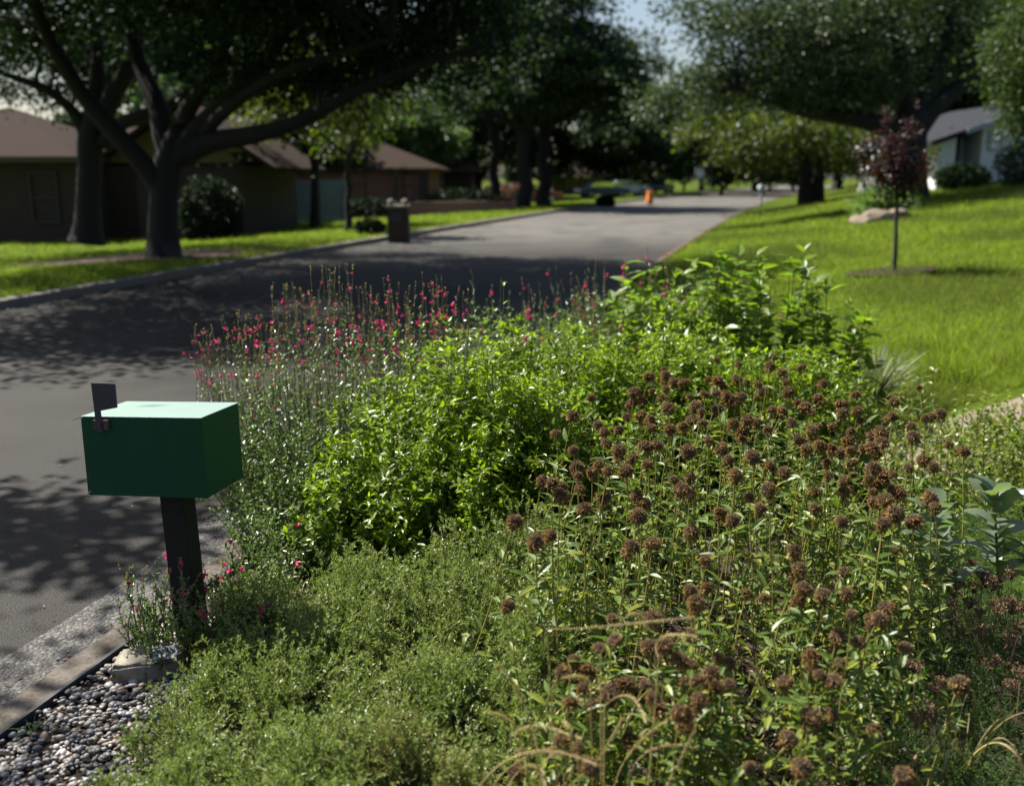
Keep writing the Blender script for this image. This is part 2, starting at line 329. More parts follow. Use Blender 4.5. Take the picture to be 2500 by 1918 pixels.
# ---------------------------------------------------------------- terrain
_py = np.array([2., 3.0, 3.7, 25.8, 33.9, 44.2, 63.2, 85, 110])
_pr = np.array([-1.95, -1.71, -1.54, 4.25, 6.6, 9.6, 15.3, 22.5, 31.5])
_pl = np.array([-9.2, -8.95, -8.8, -4.3, -1.9, 1.05, 6.1, 12.6, 21.0])
cR = np.polyfit(_py, _pr, 3); cL = np.polyfit(_py, _pl, 3)
def _edge(c, y):
    y = np.asarray(y, float); yc = np.clip(y, 0, 110)
    s1 = np.polyval(np.polyder(c), 110.); s0 = np.polyval(np.polyder(c), 0.)
    return np.polyval(c, yc) + (y - yc) * np.where(y > 110, s1, s0)
def xR(y): return _edge(cR, y)
def xL(y): return _edge(cL, y)
def zg(x, y):
    x = np.asarray(x, float); y = np.asarray(y, float)
    d = np.maximum(0, x - xR(y) - .3)
    k = np.interp(y, [6, 9, 16, 40], [0, .04, .08, .165])
    zr = k * d; zr = 3 * np.tanh(zr / 3)
    dl = np.maximum(0, xL(y) - x)
    zl = .12 - .37 * sstep(1.0, 9, dl)
    return np.where(x >= xR(y) - .001, zr, np.where(x <= xL(y) + .001, zl, -.06))
def gp(x, y, dz=0.0): return np.array([x, y, float(zg(x, y)) + dz])

ys = np.concatenate([np.arange(-14, 20, .5), np.arange(20, 80, 1.0), 80 * 1.06 ** np.arange(0, 36)])
lo = np.array([-600, -250, -120, -70, -45, -32, -24, -18, -14, -11, -9, -7.5, -6, -4.5, -3.2, -2, -1, -.4, -.08])
ro = np.array([.0, .12, .3, .6, 1, 1.5, 2, 2.6, 3.3, 4, 5, 6, 7.5, 9, 11, 14, 18, 24, 32, 45, 70, 120, 250, 600])
rows = []
for y in ys:
    L_, R_ = xL(y), xR(y)
    xs = np.concatenate([L_ + lo, [L_ + .02, (L_ + R_) / 2, R_ - .02], R_ + ro])
    z = zg(xs, np.full_like(xs, y)); z[len(lo):len(lo) + 3] = -.06; z[len(lo) + 3:] -= .012
    rows.append(np.stack([xs, np.full_like(xs, y), z], 1))
rows = np.array(rows); nr_, nc_ = rows.shape[:2]
ii = np.arange(nr_ - 1)[:, None] * nc_ + np.arange(nc_ - 1)[None]
q = np.stack([ii, ii + 1, ii + 1 + nc_, ii + nc_], -1).reshape(-1, 4)
tag(G().add(rows, q).build('ground', M['lawn'], smooth=True), kind='structure')

def strip(name, ys, xa, xb, z, mat, nx=2, jag=None, kind='structure'):
    rws = []
    for i, y in enumerate(ys):
        a, b = xa(y), xb(y)
        xs = np.linspace(a, b, nx)
        rws.append(np.stack([xs, np.full(nx, y), z(xs, np.full(nx, y))], 1))
    rws = np.array(rws); n_ = len(ys)
    ii = np.arange(n_ - 1)[:, None] * nx + np.arange(nx - 1)[None]
    return tag(G().add(rws, np.stack([ii, ii + 1, ii + 1 + nx, ii + nx], -1).reshape(-1, 4)).build(name, mat, smooth=True), kind=kind)
rgj = np.random.default_rng(5)
yroad = np.concatenate([np.arange(-14, 12, .25), np.arange(12, 200, 1.0)])
flat = lambda z0: (lambda x, y: np.full_like(x, z0))
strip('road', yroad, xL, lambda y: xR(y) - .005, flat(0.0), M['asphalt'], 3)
jj = np.cumsum(rgj.normal(0, .012, 4000)); jj -= np.linspace(jj[0], jj[-1], 4000); jj = np.clip(jj, -.05, .05)
ysh = np.arange(-2, 9, .05)
strip('road_shoulder', ysh, lambda y: xR(y) - .27 + jj[int((y + 2) * 20) % 4000] + .05 * math.sin(y * 2.1), lambda y: xR(y) - .004, flat(.004), M['shoulder'], 2)
# flat concrete edging ribbon
def edging(name, ys, off0, off1, z1, z0, mat, jit=.0):
    g = G(); V = []
    rj = np.random.default_rng(int(off0 * 1000) + 3)
    for y in ys:
        a, b = xR(y) + off0 + rj.normal(0, jit), xR(y) + off1 + rj.normal(0, jit * .4)
        V += [(a, y, z0), (a, y, z1), (b, y, z1), (b, y, z0)]
    n_ = len(ys); fs = []
    for i in range(n_ - 1):
        for j in range(3): fs.append([4 * i + j, 4 * i + 4 + j, 4 * i + 5 + j, 4 * i + 1 + j])
    g.add(V, [np.array(fs), np.array([[0, 1, 2, 3], [4 * n_ - 1, 4 * n_ - 2, 4 * n_ - 3, 4 * n_ - 4]])])
    return tag(g.build(name, mat), kind='structure')
edging('concrete_kerb', np.arange(-2, 9.3, .06), 0, .115, .022, -.06, M['kerb_concrete'], .0035)
edging('garden_edging', np.arange(-2, 9.3, .15), .122, .136, .03, -.06, M['metal_edge'])
yk = np.concatenate([np.arange(-14, 30, .5), np.arange(30, 120, 1.5)])
M['verge'] = plain('dusty_verge', (.1, .075, .055), .9, .1, nscale=6, amt=.4)
def kerb_left():
    V = []
    for y in yk:
        x = float(xL(y)); V += [(x + .02, y, -.02), (x - .01, y, .12), (x - .16, y, .135), (x - .17, y, -.03)]
    fs = [[4 * i + j, 4 * i + 4 + j, 4 * i + 5 + j, 4 * i + 1 + j] for i in range(len(yk) - 1) for j in range(3)]
    tag(G().add(V, np.array(fs)).build('kerb', M['concrete']), kind='structure')
kerb_left()
strip('verge_edging', np.arange(9.3, 120, 1.0), lambda y: xR(y), lambda y: xR(y) + .12, lambda x, y: zg(x, y) + .006, M['verge'], 2)
def bed_edge(y): return float(np.interp(y, [-3, 2, 3, 5, 6.5, 8.5, 9.6], [2.6, 2.2, 2.1, 2.0, 2.3, 2.6, 1.0]))
strip('garden_bed', np.arange(-3, 9.61, .2), lambda y: xR(y) + .14, bed_edge, lambda x, y: zg(x, y) + .0, M['soil'], 10)
# curving garden path, pinkish slab with thickness
pc = np.array([(1.45, 5.75), (2.0, 5.85), (2.7, 6.15), (3.6, 6.75), (4.8, 7.6), (6.5, 8.7), (9, 10.2)])
tt = np.linspace(0, 6, 60); px_ = np.interp(tt, range(7), pc[:, 0]); py_ = np.interp(tt, range(7), pc[:, 1])
tx, ty = np.gradient(px_), np.gradient(py_); tl = np.hypot(tx, ty)
g = G(); V = []
for i in range(60):
    nx_, ny_ = -ty[i] / tl[i], tx[i] / tl[i]
    w = .4 + .015 * math.sin(i * .7)
    for s_, dz in ((-1, -.05), (-1, .022), (1, .022), (1, -.05)):
        x, y = px_[i] + nx_ * w * s_, py_[i] + ny_ * w * s_; V.append((x, y, float(zg(x, y)) + dz))
fs = [[4 * i + j, 4 * i + 1 + j, 4 * i + 5 + j, 4 * i + 4 + j] for i in range(59) for j in range(3)]
g.add(V, [np.array(fs), np.array([[0, 3, 2, 1]])])
tag(g.build('path', M['path']), kind='structure')
# mulch ring and bare patches under the left oak
def disc(name, c, rx, ry, mat, dz=.01, seed=0):
    r = np.random.default_rng(seed); a = np.linspace(0, 2 * np.pi, 40, endpoint=False)
    V = [gp(c[0], c[1], dz)]; ks = []
    for s_ in (.5, 1.0):
        rr = s_ * (1 + .18 * np.interp(a, np.linspace(0, 2 * np.pi, 9), np.append(r.normal(size=8), 0)))
        V += [gp(c[0] + rx * k_ * math.cos(t), c[1] + ry * k_ * math.sin(t), dz) for t, k_ in zip(a, rr)]
    q1 = np.array([[0, 1 + i, 1 + (i + 1) % 40] for i in range(40)]); q2 = np.array([[1 + i, 41 + i, 41 + (i + 1) % 40, 1 + (i + 1) % 40] for i in range(40)])
    return tag(G().add(V, [q1, q2]).build(name, mat), kind='structure')
M['leafbed'] = plain('leaf_mulch', (.08, .06, .045), .95, .1, nscale=9, amt=.6, bmp=.6)
disc('mulch_ground', (-8.2, 21.2), 2.6, 2.0, M['leafbed'], .012, 3)

# ---------------------------------------------------------------- grass blades (stuff)
def grass(name, label, xy, dist, mat, hbase, seed, wscale=1.0, lean=.5):
    r = np.random.default_rng(seed); n = len(xy)
    pos = np.stack([xy[:, 0], xy[:, 1], zg(xy[:, 0], xy[:, 1]) - .01], 1)
    d = r.normal(size=(n, 3)) * lean + .35 * np.stack([np.sin(pos[:, 0] * 7 + 3 * np.sin(pos[:, 1] * 2.3)), np.cos(pos[:, 1] * 5 + 2 * np.sin(pos[:, 0] * 3.1)), 0 * pos[:, 0]], 1); d[:, 2] = 1
    nr = r.normal(size=(n, 3)); nr[:, 2] = 0
    L = hbase * r.uniform(.4, 1.3, n) * (1 + .3 * np.sin(pos[:, 0] * 9 + np.sin(pos[:, 1] * 4)) * np.sin(pos[:, 1] * 8)) * np.clip(dist / 12, .9, 1.5); W = np.clip(.0032 * dist / 7, .004, .03) * r.uniform(.7, 1.3, n) * wscale
    return tag(G().place(BLADE, pos, d, nr, L, W).build(name, mat), label, 'grass', kind='stuff')
rg = np.random.default_rng(11)
def scatter(n, x0, x1, y0, y1, pw=1.6):
    u = rg.random(n); y = (y0 ** (1 - pw) + u * (y1 ** (1 - pw) - y0 ** (1 - pw))) ** (1 / (1 - pw))
    return np.stack([rg.uniform(x0, x1, n), y], 1)
def lawn_right(n, y0, y1, pw):
    a = scatter(n, 0, 1, y0, y1, pw)
    xm = np.minimum(.56 * a[:, 1] + 1.0, 40); x0 = np.where(a[:, 1] < 9.6, 2.25, xR(a[:, 1]) + .2)
    a[:, 0] = x0 + a[:, 0] * (xm - x0)
    keep = xm > x0
    dp = np.min(np.hypot(a[:, 0:1] - px_[None], a[:, 1:2] - py_[None]), 1)
    return a[keep & (dp > .6)]
a = lawn_right(210000, 6.6, 48, 1.9)
pat = np.sin(a[:, 0] * 1.3 + 1.1 * np.sin(a[:, 1] * .7)) + np.sin(a[:, 1] * .9 + a[:, 0] * .35) + rg.normal(0, .5, len(a))
grass('lawn_grass', 'bright sunlit green grass of the sloping right-hand lawn', a[pat < .5], np.hypot(a[pat < .5][:, 0], a[pat < .5][:, 1]), M['grass'], .075, 1)
grass('lawn_grass', 'greyish dry patches of grass within the sloping right-hand lawn', a[pat >= .5], np.hypot(a[pat >= .5][:, 0], a[pat >= .5][:, 1]), M['grass_dry'], .085, 2)
a = scatter(150000, 0, 1, 11, 75, 1.5); a[:, 0] = xL(a[:, 1]) - .22 - a[:, 0] ** 1.2 * np.minimum(11 + .25 * a[:, 1], 30)
k_ = (np.hypot((a[:, 0] + 8.2) / 2.5, (a[:, 1] - 21.2) / 1.9) > 1) & (a[:, 0] > -.58 * a[:, 1] - 1.5)
grass('lawn_grass', 'green dappled grass of the lawn beyond the far kerb', a[k_], np.hypot(a[k_][:, 0], a[k_][:, 1]), M['grass'], .075, 3)
# long grass tufts by the path, right
tp = np.concatenate([np.stack([rg.normal(cx, .16, n), rg.normal(cy_, .14, n)], 1) for cx, cy_, n in ((3.55, 8.1, 700), (4.3, 8.5, 500), (3.0, 8.2, 400), (2.7, 7.5, 350), (3.9, 9.2, 400))])
grass('long_grass', 'longer unmown grass standing along the upper edge of the pinkish path', tp, np.full(len(tp), 9.0), M['grass'], .3, 4, 1.2, .28)

# ---------------------------------------------------------------- trees
def crown(g, rng, blobs, leafL, leafW, per, m=0, cr=(.45, .8)):
    for (cx, cy_, cz, rx, ry, rz, nc) in blobs:
        d = rdir(rng, nc); rr = rng.random(nc) ** .45
        c = np.array([cx, cy_, cz]) + d * rr[:, None] * np.array([rx, ry, rz])
        s_ = rng.uniform(cr[0], cr[1], nc)
        n = nc * per
        off = rng.normal(size=(nc, per, 3)) * (s_ * .5)[:, None, None] * np.array([1, 1, .62])
        pos = (c[:, None] + off).reshape(-1, 3)
        dd = nrmz(off.reshape(-1, 3) + .0001) + rng.normal(0, .6, (n, 3)); dd[:, 2] -= .2
        nn = rng.normal(0, .7, (n, 3)); nn[:, 2] += .8
        sc = rng.uniform(.6, 1.2, n)
        g.place(DIAMOND, pos, dd, nn, leafL * sc, leafW * sc, m)
def px_path(pts):                          # (px, py, Y, width in px) -> points, radii
    pts = np.array(pts, float)
    V = np.array([PD(a, b, c) for a, b, c, _ in pts]); R = pts[:, 3] / 2 * pts[:, 2] / F
    t = np.arange(len(V)); tt = np.linspace(0, len(V) - 1, 3 * len(V))
    out = np.stack([np.interp(tt, t, V[:, i]) for i in range(3)], 1)
    for _ in range(2): out[1:-1] = (out[:-2] + 2 * out[1:-1] + out[2:]) / 4
    return out, np.interp(tt, t, R)
def tree(name, label, base, limbs, blobs, leaf, per, mats, seed, group=None, cr=(.45, .8), twigs=True, cat='tree'):
    rng = np.random.default_rng(seed); base = np.array(base, float)
    t = thing(name, label, cat, base, group)
    g = G()
    for V, R in limbs: g.tubes(V, R[None], 10)
    if twigs:
        cs = np.concatenate([np.array([b[:3]]) + rdir(rng, max(3, b[6] // 12)) * .75 * np.array(b[3:6]) for b in blobs])
        src = np.concatenate([V[len(V) // 2:] for V, R in limbs]); sr = np.concatenate([R[len(V) // 2:] for V, R in limbs])
        dd = np.linalg.norm(cs[:, None] - src[None], axis=2); j = dd.argmin(1)
        mid = (src[j] + cs) / 2 + np.array([0, 0, .25]); pth = bez(src[j], mid, cs, 6)
        g.tubes(pth, np.minimum(np.minimum(sr[j], .07), .24 / (1 + dd.min(1) ** 1.6))[:, None] * np.linspace(.9, .15, 6)[None], 5)
    g.build('trunk', mats[0], t, base, smooth=True)
    g = G(); crown(g, rng, blobs, leaf[0], leaf[1], per, cr=cr)
    g.build('crown', mats[1], t, base)
    return t
oakM = (M['bark'], M['oak'])
Y = 21
tree('oak_tree', 'wide spreading live oak with thick forking trunk beside the far kerb', PD(400, 636, 21), [
    px_path([(400, 648, 21, 118), (400, 620, 21, 84), (398, 560, 21, 72), (400, 480, 21, 68), (408, 420, 21, 72), (420, 365, 21, 62), (425, 330, 21, 40)]),
    px_path([(402, 470, 21, 52), (345, 392, 20.8, 50), (290, 335, 20.6, 46), (235, 272, 20.4, 42), (190, 215, 20.2, 38), (150, 150, 20, 34), (110, 80, 19.8, 28), (80, 0, 19.5, 22), (40, -90, 19, 12)]),
    px_path([(412, 400, 21, 60), (397, 300, 21.3, 52), (375, 230, 21.5, 44), (340, 160, 21.8, 36), (312, 60, 22, 28), (300, -60, 22, 16)]),
    px_path([(420, 390, 21, 50), (440, 300, 21, 46), (480, 235, 20.8, 38), (530, 165, 20.5, 32), (562, 80, 20, 26), (605, -40, 20, 15)]),
    px_path([(425, 395, 21, 50), (480, 312, 20.8, 44), (560, 240, 20.4, 34), (630, 165, 20, 28), (682, 108, 19.7, 22), (740, 10, 19.5, 14)]),
    px_path([(430, 385, 21, 60), (520, 342, 20.7, 50), (600, 335, 20.3, 44), (700, 310, 19.8, 36), (790, 270, 19.4, 30), (900, 205, 19, 24), (1050, 150, 18.6, 18), (1200, 112, 18.2, 10)]),
    px_path([(490, 330, 20.8, 34), (570, 250, 20, 30), (680, 182, 19, 25), (800, 135, 18.3, 20), (960, 95, 17.5, 10)]),
    px_path([(390, 560, 21, 30), (430, 640, 20.6, 36), (500, 668, 20.0, 14)]),
], [(-7.5, 21.5, 7.6, 5.5, 5.5, 2.4, 170), (-3.2, 20, 6.0, 3.6, 4.6, 1.7, 165), (-1.2, 19.0, 5.3, 1.9, 2.8, 1.3, 55), (-4.6, 18, 5.4, 2.6, 3.2, 1.3, 60),
    (-7.2, 18.5, 5.9, 4.0, 3.6, 1.4, 90), (-10.5, 18.5, 6.2, 3.0, 3.2, 1.5, 55), (-7.4, 13.9, 6.2, 3.8, 2.3, 1.2, 115), (-3.0, 15.8, 6.3, 2.6, 2.8, 1.2, 90), (-.6, 21.5, 6.4, 2.2, 2.6, 1.1, 60), (-5.9, 7.3, 6.0, .75, .7, .5, 9), (-5.3, 4.95, 6.0, .75, .8, .5, 5),  # the two smallest, unseen leaf blobs are added to shade the near kerb
    (-5.2, 20.6, 3.9, 1.5, 1.6, .5, 14), (-3.4, 20.5, 3.6, 1.6, 1.4, .5, 14), (-1.8, 20, 4.1, 1.5, 1.3, .6, 18), (-9.9, 21.5, 4.6, 1.3, 1.6, .6, 14)],
    (.13, .082), 195, oakM, 21)
tree('oak_tree', 'second large oak with near-black trunk close behind the left house front lawn', PD(215, 582, 26), [
    px_path([(212, 592, 26, 90), (215, 560, 26, 66), (216, 480, 26, 56), (220, 400, 26, 56), (220, 340, 26, 60), (235, 285, 26, 52)]),
    px_path([(215, 345, 26, 36), (190, 280, 26, 26), (120, 218, 25.5, 22), (60, 198, 25.2, 18), (-20, 170, 25, 12)]),
    px_path([(228, 300, 26, 46), (240, 200, 26.3, 36), (236, 120, 26.6, 30), (230, -10, 27, 18)]),
    px_path([(240, 310, 26, 50), (285, 215, 26, 42), (318, 165, 26, 36), (340, 80, 26, 24), (350, -20, 26, 12)]),
    px_path([(250, 350, 26, 40), (285, 310, 25.8, 32), (335, 283, 25.6, 28), (400, 270, 25.6, 24), (470, 215, 25.4, 14)]),
], [(-11.5, 27, 8.2, 5.5, 4, 2.6, 130), (-14.5, 25, 6.2, 3.2, 3, 1.5, 45), (-9.6, 26.5, 5.6, 2.6, 2.2, .9, 28), (-12.2, 26, 5.2, 1.4, 1.6, .7, 14), (-15.6, 26, 4.6, 1.6, 1.6, .9, 16), tuple(PD(150, 225, 27)) + (.8, .9, .35, 9), tuple(PD(10, 205, 27)) + (.7, .9, .4, 8), tuple(PD(100, 120, 26)) + (1.1, 1.2, .5, 14), tuple(PD(215, 190, 27)) + (.8, .9, .5, 10)], (.13, .08), 110, oakM, 22)

def auto_limbs(rng, b, th, cr_, r0, lean=0.0, forks=5):
    b = np.array(b); top = b + np.array([lean, 0, th])
    V = np.linspace(b - [0, 0, .1], top, 8); V[1:-1, :2] += rng.normal(0, r0 * .25, (6, 2))
    R = r0 * np.array([1.45, 1.1, 1, .95, .92, .9, .9, .85]); out = [(V, R)]
    for i in range(forks):
        a = 2 * np.pi * (i + rng.random() * .6) / forks
        e = top + np.array([math.cos(a) * cr_ * .75, math.sin(a) * cr_ * .75, cr_ * rng.uniform(.45, .9)])
        m_ = top + (e - top) * .5 + np.array([0, 0, -.1 * cr_])
        out.append((bez(top[None], m_[None], e[None], 8)[0], r0 * np.linspace(.6, .12, 8)))
    return out
def auto_blobs(rng, b, th, h, cr_, dens=1.0, nb=8):
    b = np.array(b); out = []
    for i in range(nb):
        a = 2 * np.pi * i / nb + rng.random(); rr = cr_ * rng.uniform(.35, .75)
        z = th + (h - th) * rng.uniform(.15, .8); s_ = cr_ * rng.uniform(.35, .55)
        out.append((b[0] + rr * math.cos(a), b[1] + rr * math.sin(a), b[2] + z, s_, s_, s_ * .6, int(18 * dens)))
    out.append((b[0], b[1], b[2] + th + (h - th) * .6, cr_ * .6, cr_ * .6, (h - th) * .42, int(40 * dens)))
    return out
def auto_tree(name, label, b, th, h, cr_, r0, mats, leaf, per, seed, group=None, dens=1.0, lean=0.0, forks=5, cr=(.6, 1.0)):
    rng = np.random.default_rng(seed)
    return tree(name, label, b, auto_limbs(rng, b, th, cr_, r0, lean, forks), auto_blobs(rng, b, th, h, cr_, dens), leaf, per, mats, seed, group, cr)
def at(px, py, Y):
    p = PD(px, py, Y); return gp(p[0], p[1])
yelM = (M['bark'], M['tree_yellow']); farM = (M['bark'], M['tree_far']); palM = (M['bark_light'], M['tree_pale'])
auto_tree('young_tree', 'slim tree with sparse yellow-green leaves in front of the grey fence', at(770, 548, 36), 2.6, 6.4, 2.3, .17, yelM, (.2, .13), 55, 31, dens=.7)
auto_tree('young_tree', 'thin dark-stemmed tree with thin crown just left of the brick pillar', at(850, 572, 31), 2.3, 5.2, 1.5, .1, yelM, (.17, .11), 40, 32, dens=.5, lean=.1)
auto_tree('oak_tree', 'slender dark oak nearest the low brick wall, leftmost of three trunks', at(1208, 490, 62), 5.0, 13, 5.5, .33, farM, (.28, .18), 80, 33)
auto_tree('oak_tree', 'stout oak in the middle of the three trunks along the far lawn', at(1275, 508, 56), 4.2, 13, 6.0, .42, farM, (.28, .18), 90, 34)
auto_tree('oak_tree', 'oak standing rightmost of the three trunks beside the far kerb', at(1328, 500, 58), 4.4, 14.5, 6.2, .38, farM, (.28, .18), 150, 35, dens=1.5)
# big oak on the right-hand lawn with one long level limb
bR = at(2225, 470, 36)
tree('oak_tree', 'huge oak on the right lawn with one long level limb behind the plum sapling', bR, [
    px_path([(2222, 500, 36, 96), (2222, 440, 36, 76), (2222, 380, 36, 72), (2222, 320, 36, 76), (2226, 270, 36, 80)]),
    px_path([(2222, 330, 36, 54), (2140, 300, 35.6, 46), (2060, 283, 35.2, 42), (1960, 270, 34.8, 36), (1880, 240, 34.4, 28), (1800, 215, 34, 16)]),
    px_path([(2228, 320, 36, 66), (2275, 262, 36, 50), (2340, 215, 36, 40), (2410, 160, 36, 30), (2480, 100, 36, 18)]),
    px_path([(2225, 300, 36, 60), (2210, 220, 36, 46), (2190, 130, 36, 36), (2170, 20, 36, 22)]),
    px_path([(2226, 290, 36, 50), (2280, 190, 36, 36), (2310, 90, 36, 26), (2330, -20, 36, 14)]),
], [tuple(PD(1815, 150, 34.5)) + (2.3, 2.4, 1.8, 60), tuple(PD(1890, 60, 35)) + (3, 3, 2, 75), tuple(PD(2040, 110, 35)) + (3, 3, 1.8, 80), tuple(PD(2200, 40, 37)) + (3.6, 4, 2, 95),
    tuple(PD(2380, 60, 37)) + (3.4, 3, 2, 80), tuple(PD(1660, 235, 34)) + (1.4, 1.6, .8, 22), tuple(PD(1920, 205, 34.5)) + (2.2, 2, .7, 34), tuple(PD(2110, 215, 35)) + (2, 2, .7, 34), tuple(PD(2330, 140, 37)) + (2, 2, 1, 30), tuple(PD(1990, -60, 36)) + (6, 4, 2, 90)],
    (.17, .1), 95, (M['bark'], M['oak_grey']), 36, cr=(.5, .85))
b = at(1968, 482, 47)
rngt = np.random.default_rng(37)
tree('double_tree', 'tree with twin trunks standing on the lawn under the long oak limb', b, [
    px_path([(1966, 500, 47, 40), (1966, 440, 47, 31), (1962, 380, 47, 28), (1950, 320, 47, 20)]), px_path([(1996, 500, 47, 34), (1998, 440, 47, 26), (2006, 380, 47, 24), (2025, 310, 47, 14)])],
    [tuple(PD(1800, 330, 46)) + (2.6, 3, 1.2, 50), tuple(PD(1930, 320, 47)) + (2.4, 3, 1.2, 42), tuple(PD(2060, 350, 47)) + (2.4, 3, 1.2, 40), tuple(PD(1740, 270, 48)) + (2, 2, 1.2, 30), tuple(PD(1860, 385, 48)) + (1.8, 2, .8, 26), tuple(PD(2120, 400, 48)) + (1.3, 2, .9, 24)],
    (.22, .14), 60, yelM, 37)
b = gp(14.6, 22.5)
tree('cedar_elm_tree', 'olive-green tree whose drooping branches fill the upper right corner', b, auto_limbs(np.random.default_rng(38), b, 2.6, 3.4, .25),
     [tuple(PD(2495, 130, 21.5)) + (.6, 1.2, .7, 26), tuple(PD(2540, 60, 21.5)) + (.8, 1.2, .9, 36), tuple(PD(2510, 235, 21.5)) + (.45, 1, .5, 16), tuple(PD(2600, 250, 22)) + (.8, 1.5, .9, 34), tuple(PD(2500, 318, 22)) + (.25, .6, .18, 6), tuple(PD(2700, 80, 22)) + (2.4, 2, 1.6, 60)],
     (.12, .06), 90, (M['bark'], leaf_mat('olive_leaf', [(.03, .05, .014), (.045, .07, .02), (.065, .09, .03)], .3, .5, .2)), 38, cr=(.3, .6))
# trees that close off the street and stand behind the houses
fars = []
rngf = np.random.default_rng(77)
proto = [auto_tree('backdrop_tree', 'x', gp(0, 150), 1.5, 14.5, 7, .38, mt, (.5, .33), 95, 80 + i, dens=1.3, cr=(.9, 1.6)) for i, mt in enumerate((farM, farM, (M['bark'], M['oak_grey']), palM))]
spots = [  # x, y, scale, kind, where
    (-40, 58, 1.0, 0, 'h'), (-23, 66, .85, 1, 'h'), (-40, 70, .5, 0, 'h'), (-33, 50, .9, 2, 'h'), (-14, 84, 1.1, 1, 'h'), (-22, 88, 1.2, 0, 'h'), (-36, 90, .55, 1, 'h'), (-16, 62, 1.0, 0, 'h'), (-48, 84, .5, 0, 'h'),
    (-8, 78, .62, 3, 'p'), (-12, 76, .7, 3, 'p'), (-3, 90, 1.25, 0, 'e'), (3, 100, .95, 1, 'e'), (10, 96, .72, 0, 'e'), (16, 105, .75, 1, 'e'), (22, 118, .85, 0, 'e'), (29, 122, 1.0, 1, 'e'), (35, 116, 1.1, 2, 'e'), (12, 125, .8, 1, 'e'), (22, 130, .5, 0, 'e'), (28, 133, .55, 1, 'e'), (34, 134, .6, 2, 'e'), (40, 132, .6, 0, 'e'), (16, 126, .5, 1, 'e'), (8, 120, .5, 0, 'e'), (1, 114, .5, 1, 'e'), (-6, 108, .5, 0, 'e'), (-13, 102, .45, 1, 'e'), (31, 112, .45, 1, 'e'), (19, 92, .5, 1, 'e'), (24, 98, .6, 2, 'e'), (38, 105, 1.2, 0, 'e'), (33, 92, 1.05, 2, 'e'),
    (25, 78, 1.0, 1, 'r'), (32, 72, 1.1, 0, 'r'), (22, 62, .8, 2, 'r'), (30, 58, 1.05, 1, 'r'), (40, 64, 1.3, 0, 'r'), (46, 80, 1.5, 1, 'r'), (27, 50, .85, 0, 'r'), (36, 50, 1.1, 2, 'r'), (54, 70, 1.5, 0, 'r')]
names = {'h': ('tall dark tree rising behind the roofs of the left-hand houses', 'trees behind the left-hand houses'), 'p': ('small pale-leaved tree right of the middle house roof', 'pale trees by the middle house'),
         'e': ('dark green tree in the far row closing off the end of the street', 'trees closing off the street'), 'r': ('green tree standing far behind the oak on the right-hand lawn', 'trees behind the right-hand lawn')}
used = [False] * 4
for x, y, s_, k, w in spots:
    lab, grp = names[w]; rz = rngf.uniform(0, 6.28)
    if not used[k]:
        used[k] = True; o = proto[k]; o.location = gp(x, y); o.rotation_euler = (0, 0, rz); o.scale = (s_,) * 3; o['label'] = lab; o['group'] = grp
    else: copy_thing(proto[k], gp(x, y), rz, lab, s_, grp)
# plum sapling
bS = gp(*P(2185, 655, .38)[:2]); sc_ = bS[1] / 16.0
rs = np.random.default_rng(41)
def sapling():
    t = thing('plum_sapling', 'young staked-looking sapling with dark purple leaves on the right lawn', 'sapling', bS)
    Ys = bS[1]; m1 = Ys / F
    base = bS; top = PD(2190, 480, Ys)
    g = G(); tr = np.linspace(base - [0, 0, .05], top, 8); tr[1:-1, 0] += rs.normal(0, .006, 6)
    g.tubes(tr, np.linspace(.052, .036, 8)[None] * sc_ * .8, 8)
    tips = []
    for px, py in ((2165, 275), (2230, 285), (2195, 320), (2130, 350), (2265, 380), (2150, 420), (2240, 430), (2215, 340), (2175, 340)):
        e = PD(px, py, Ys + rs.uniform(-.5, .5)); s0 = PD(2190, rs.uniform(440, 510), Ys)
        tips.append(bez(s0[None], ((s0 + e) / 2 + [(e[0] - s0[0]) * .3, 0, -.05])[None], e[None], 8)[0])
    tips = np.array(tips); g.tubes(tips, np.linspace(.018, .004, 8)[None] * sc_, 5)
    g.build('trunk', M['bark_light'], t, base, smooth=True)
    g = G(); n = len(tips)
    for rep in range(7):
        pth = tips + rs.normal(0, .1 * sc_, (n, 1, 3)); tt = rs.uniform(.18, 1, (n, 26))
        leaves_on(g, rs, pth, tt, LANCE, .11 * sc_, .05 * sc_, 1.0, .3, .1)
    g.build('crown', M['plum'], t, base)
    g = G(); pth = bez(np.repeat(PD(2190, 500, Ys)[None], 14, 0), np.array([PD(2190 + rs.uniform(-40, 40), 480, Ys) for _ in range(14)]), np.array([PD(2190 + rs.uniform(-75, 75), rs.uniform(440, 490), Ys + rs.uniform(-.3, .3)) for _ in range(14)]), 6)
    leaves_on(g, rs, pth, rs.uniform(.3, 1, (14, 14)), LANCE, .1 * sc_, .045 * sc_, 1, .3, .1)
    g.build('leaves', M['tree_yellow'], t, base)
sapling()
disc('mulch_patch', (bS[0] - .05, bS[1] + .05), .62, .5, plain('dark_mulch', (.03, .022, .016), .95, .1, nscale=30, amt=.6, bmp=.8), .035, 8)

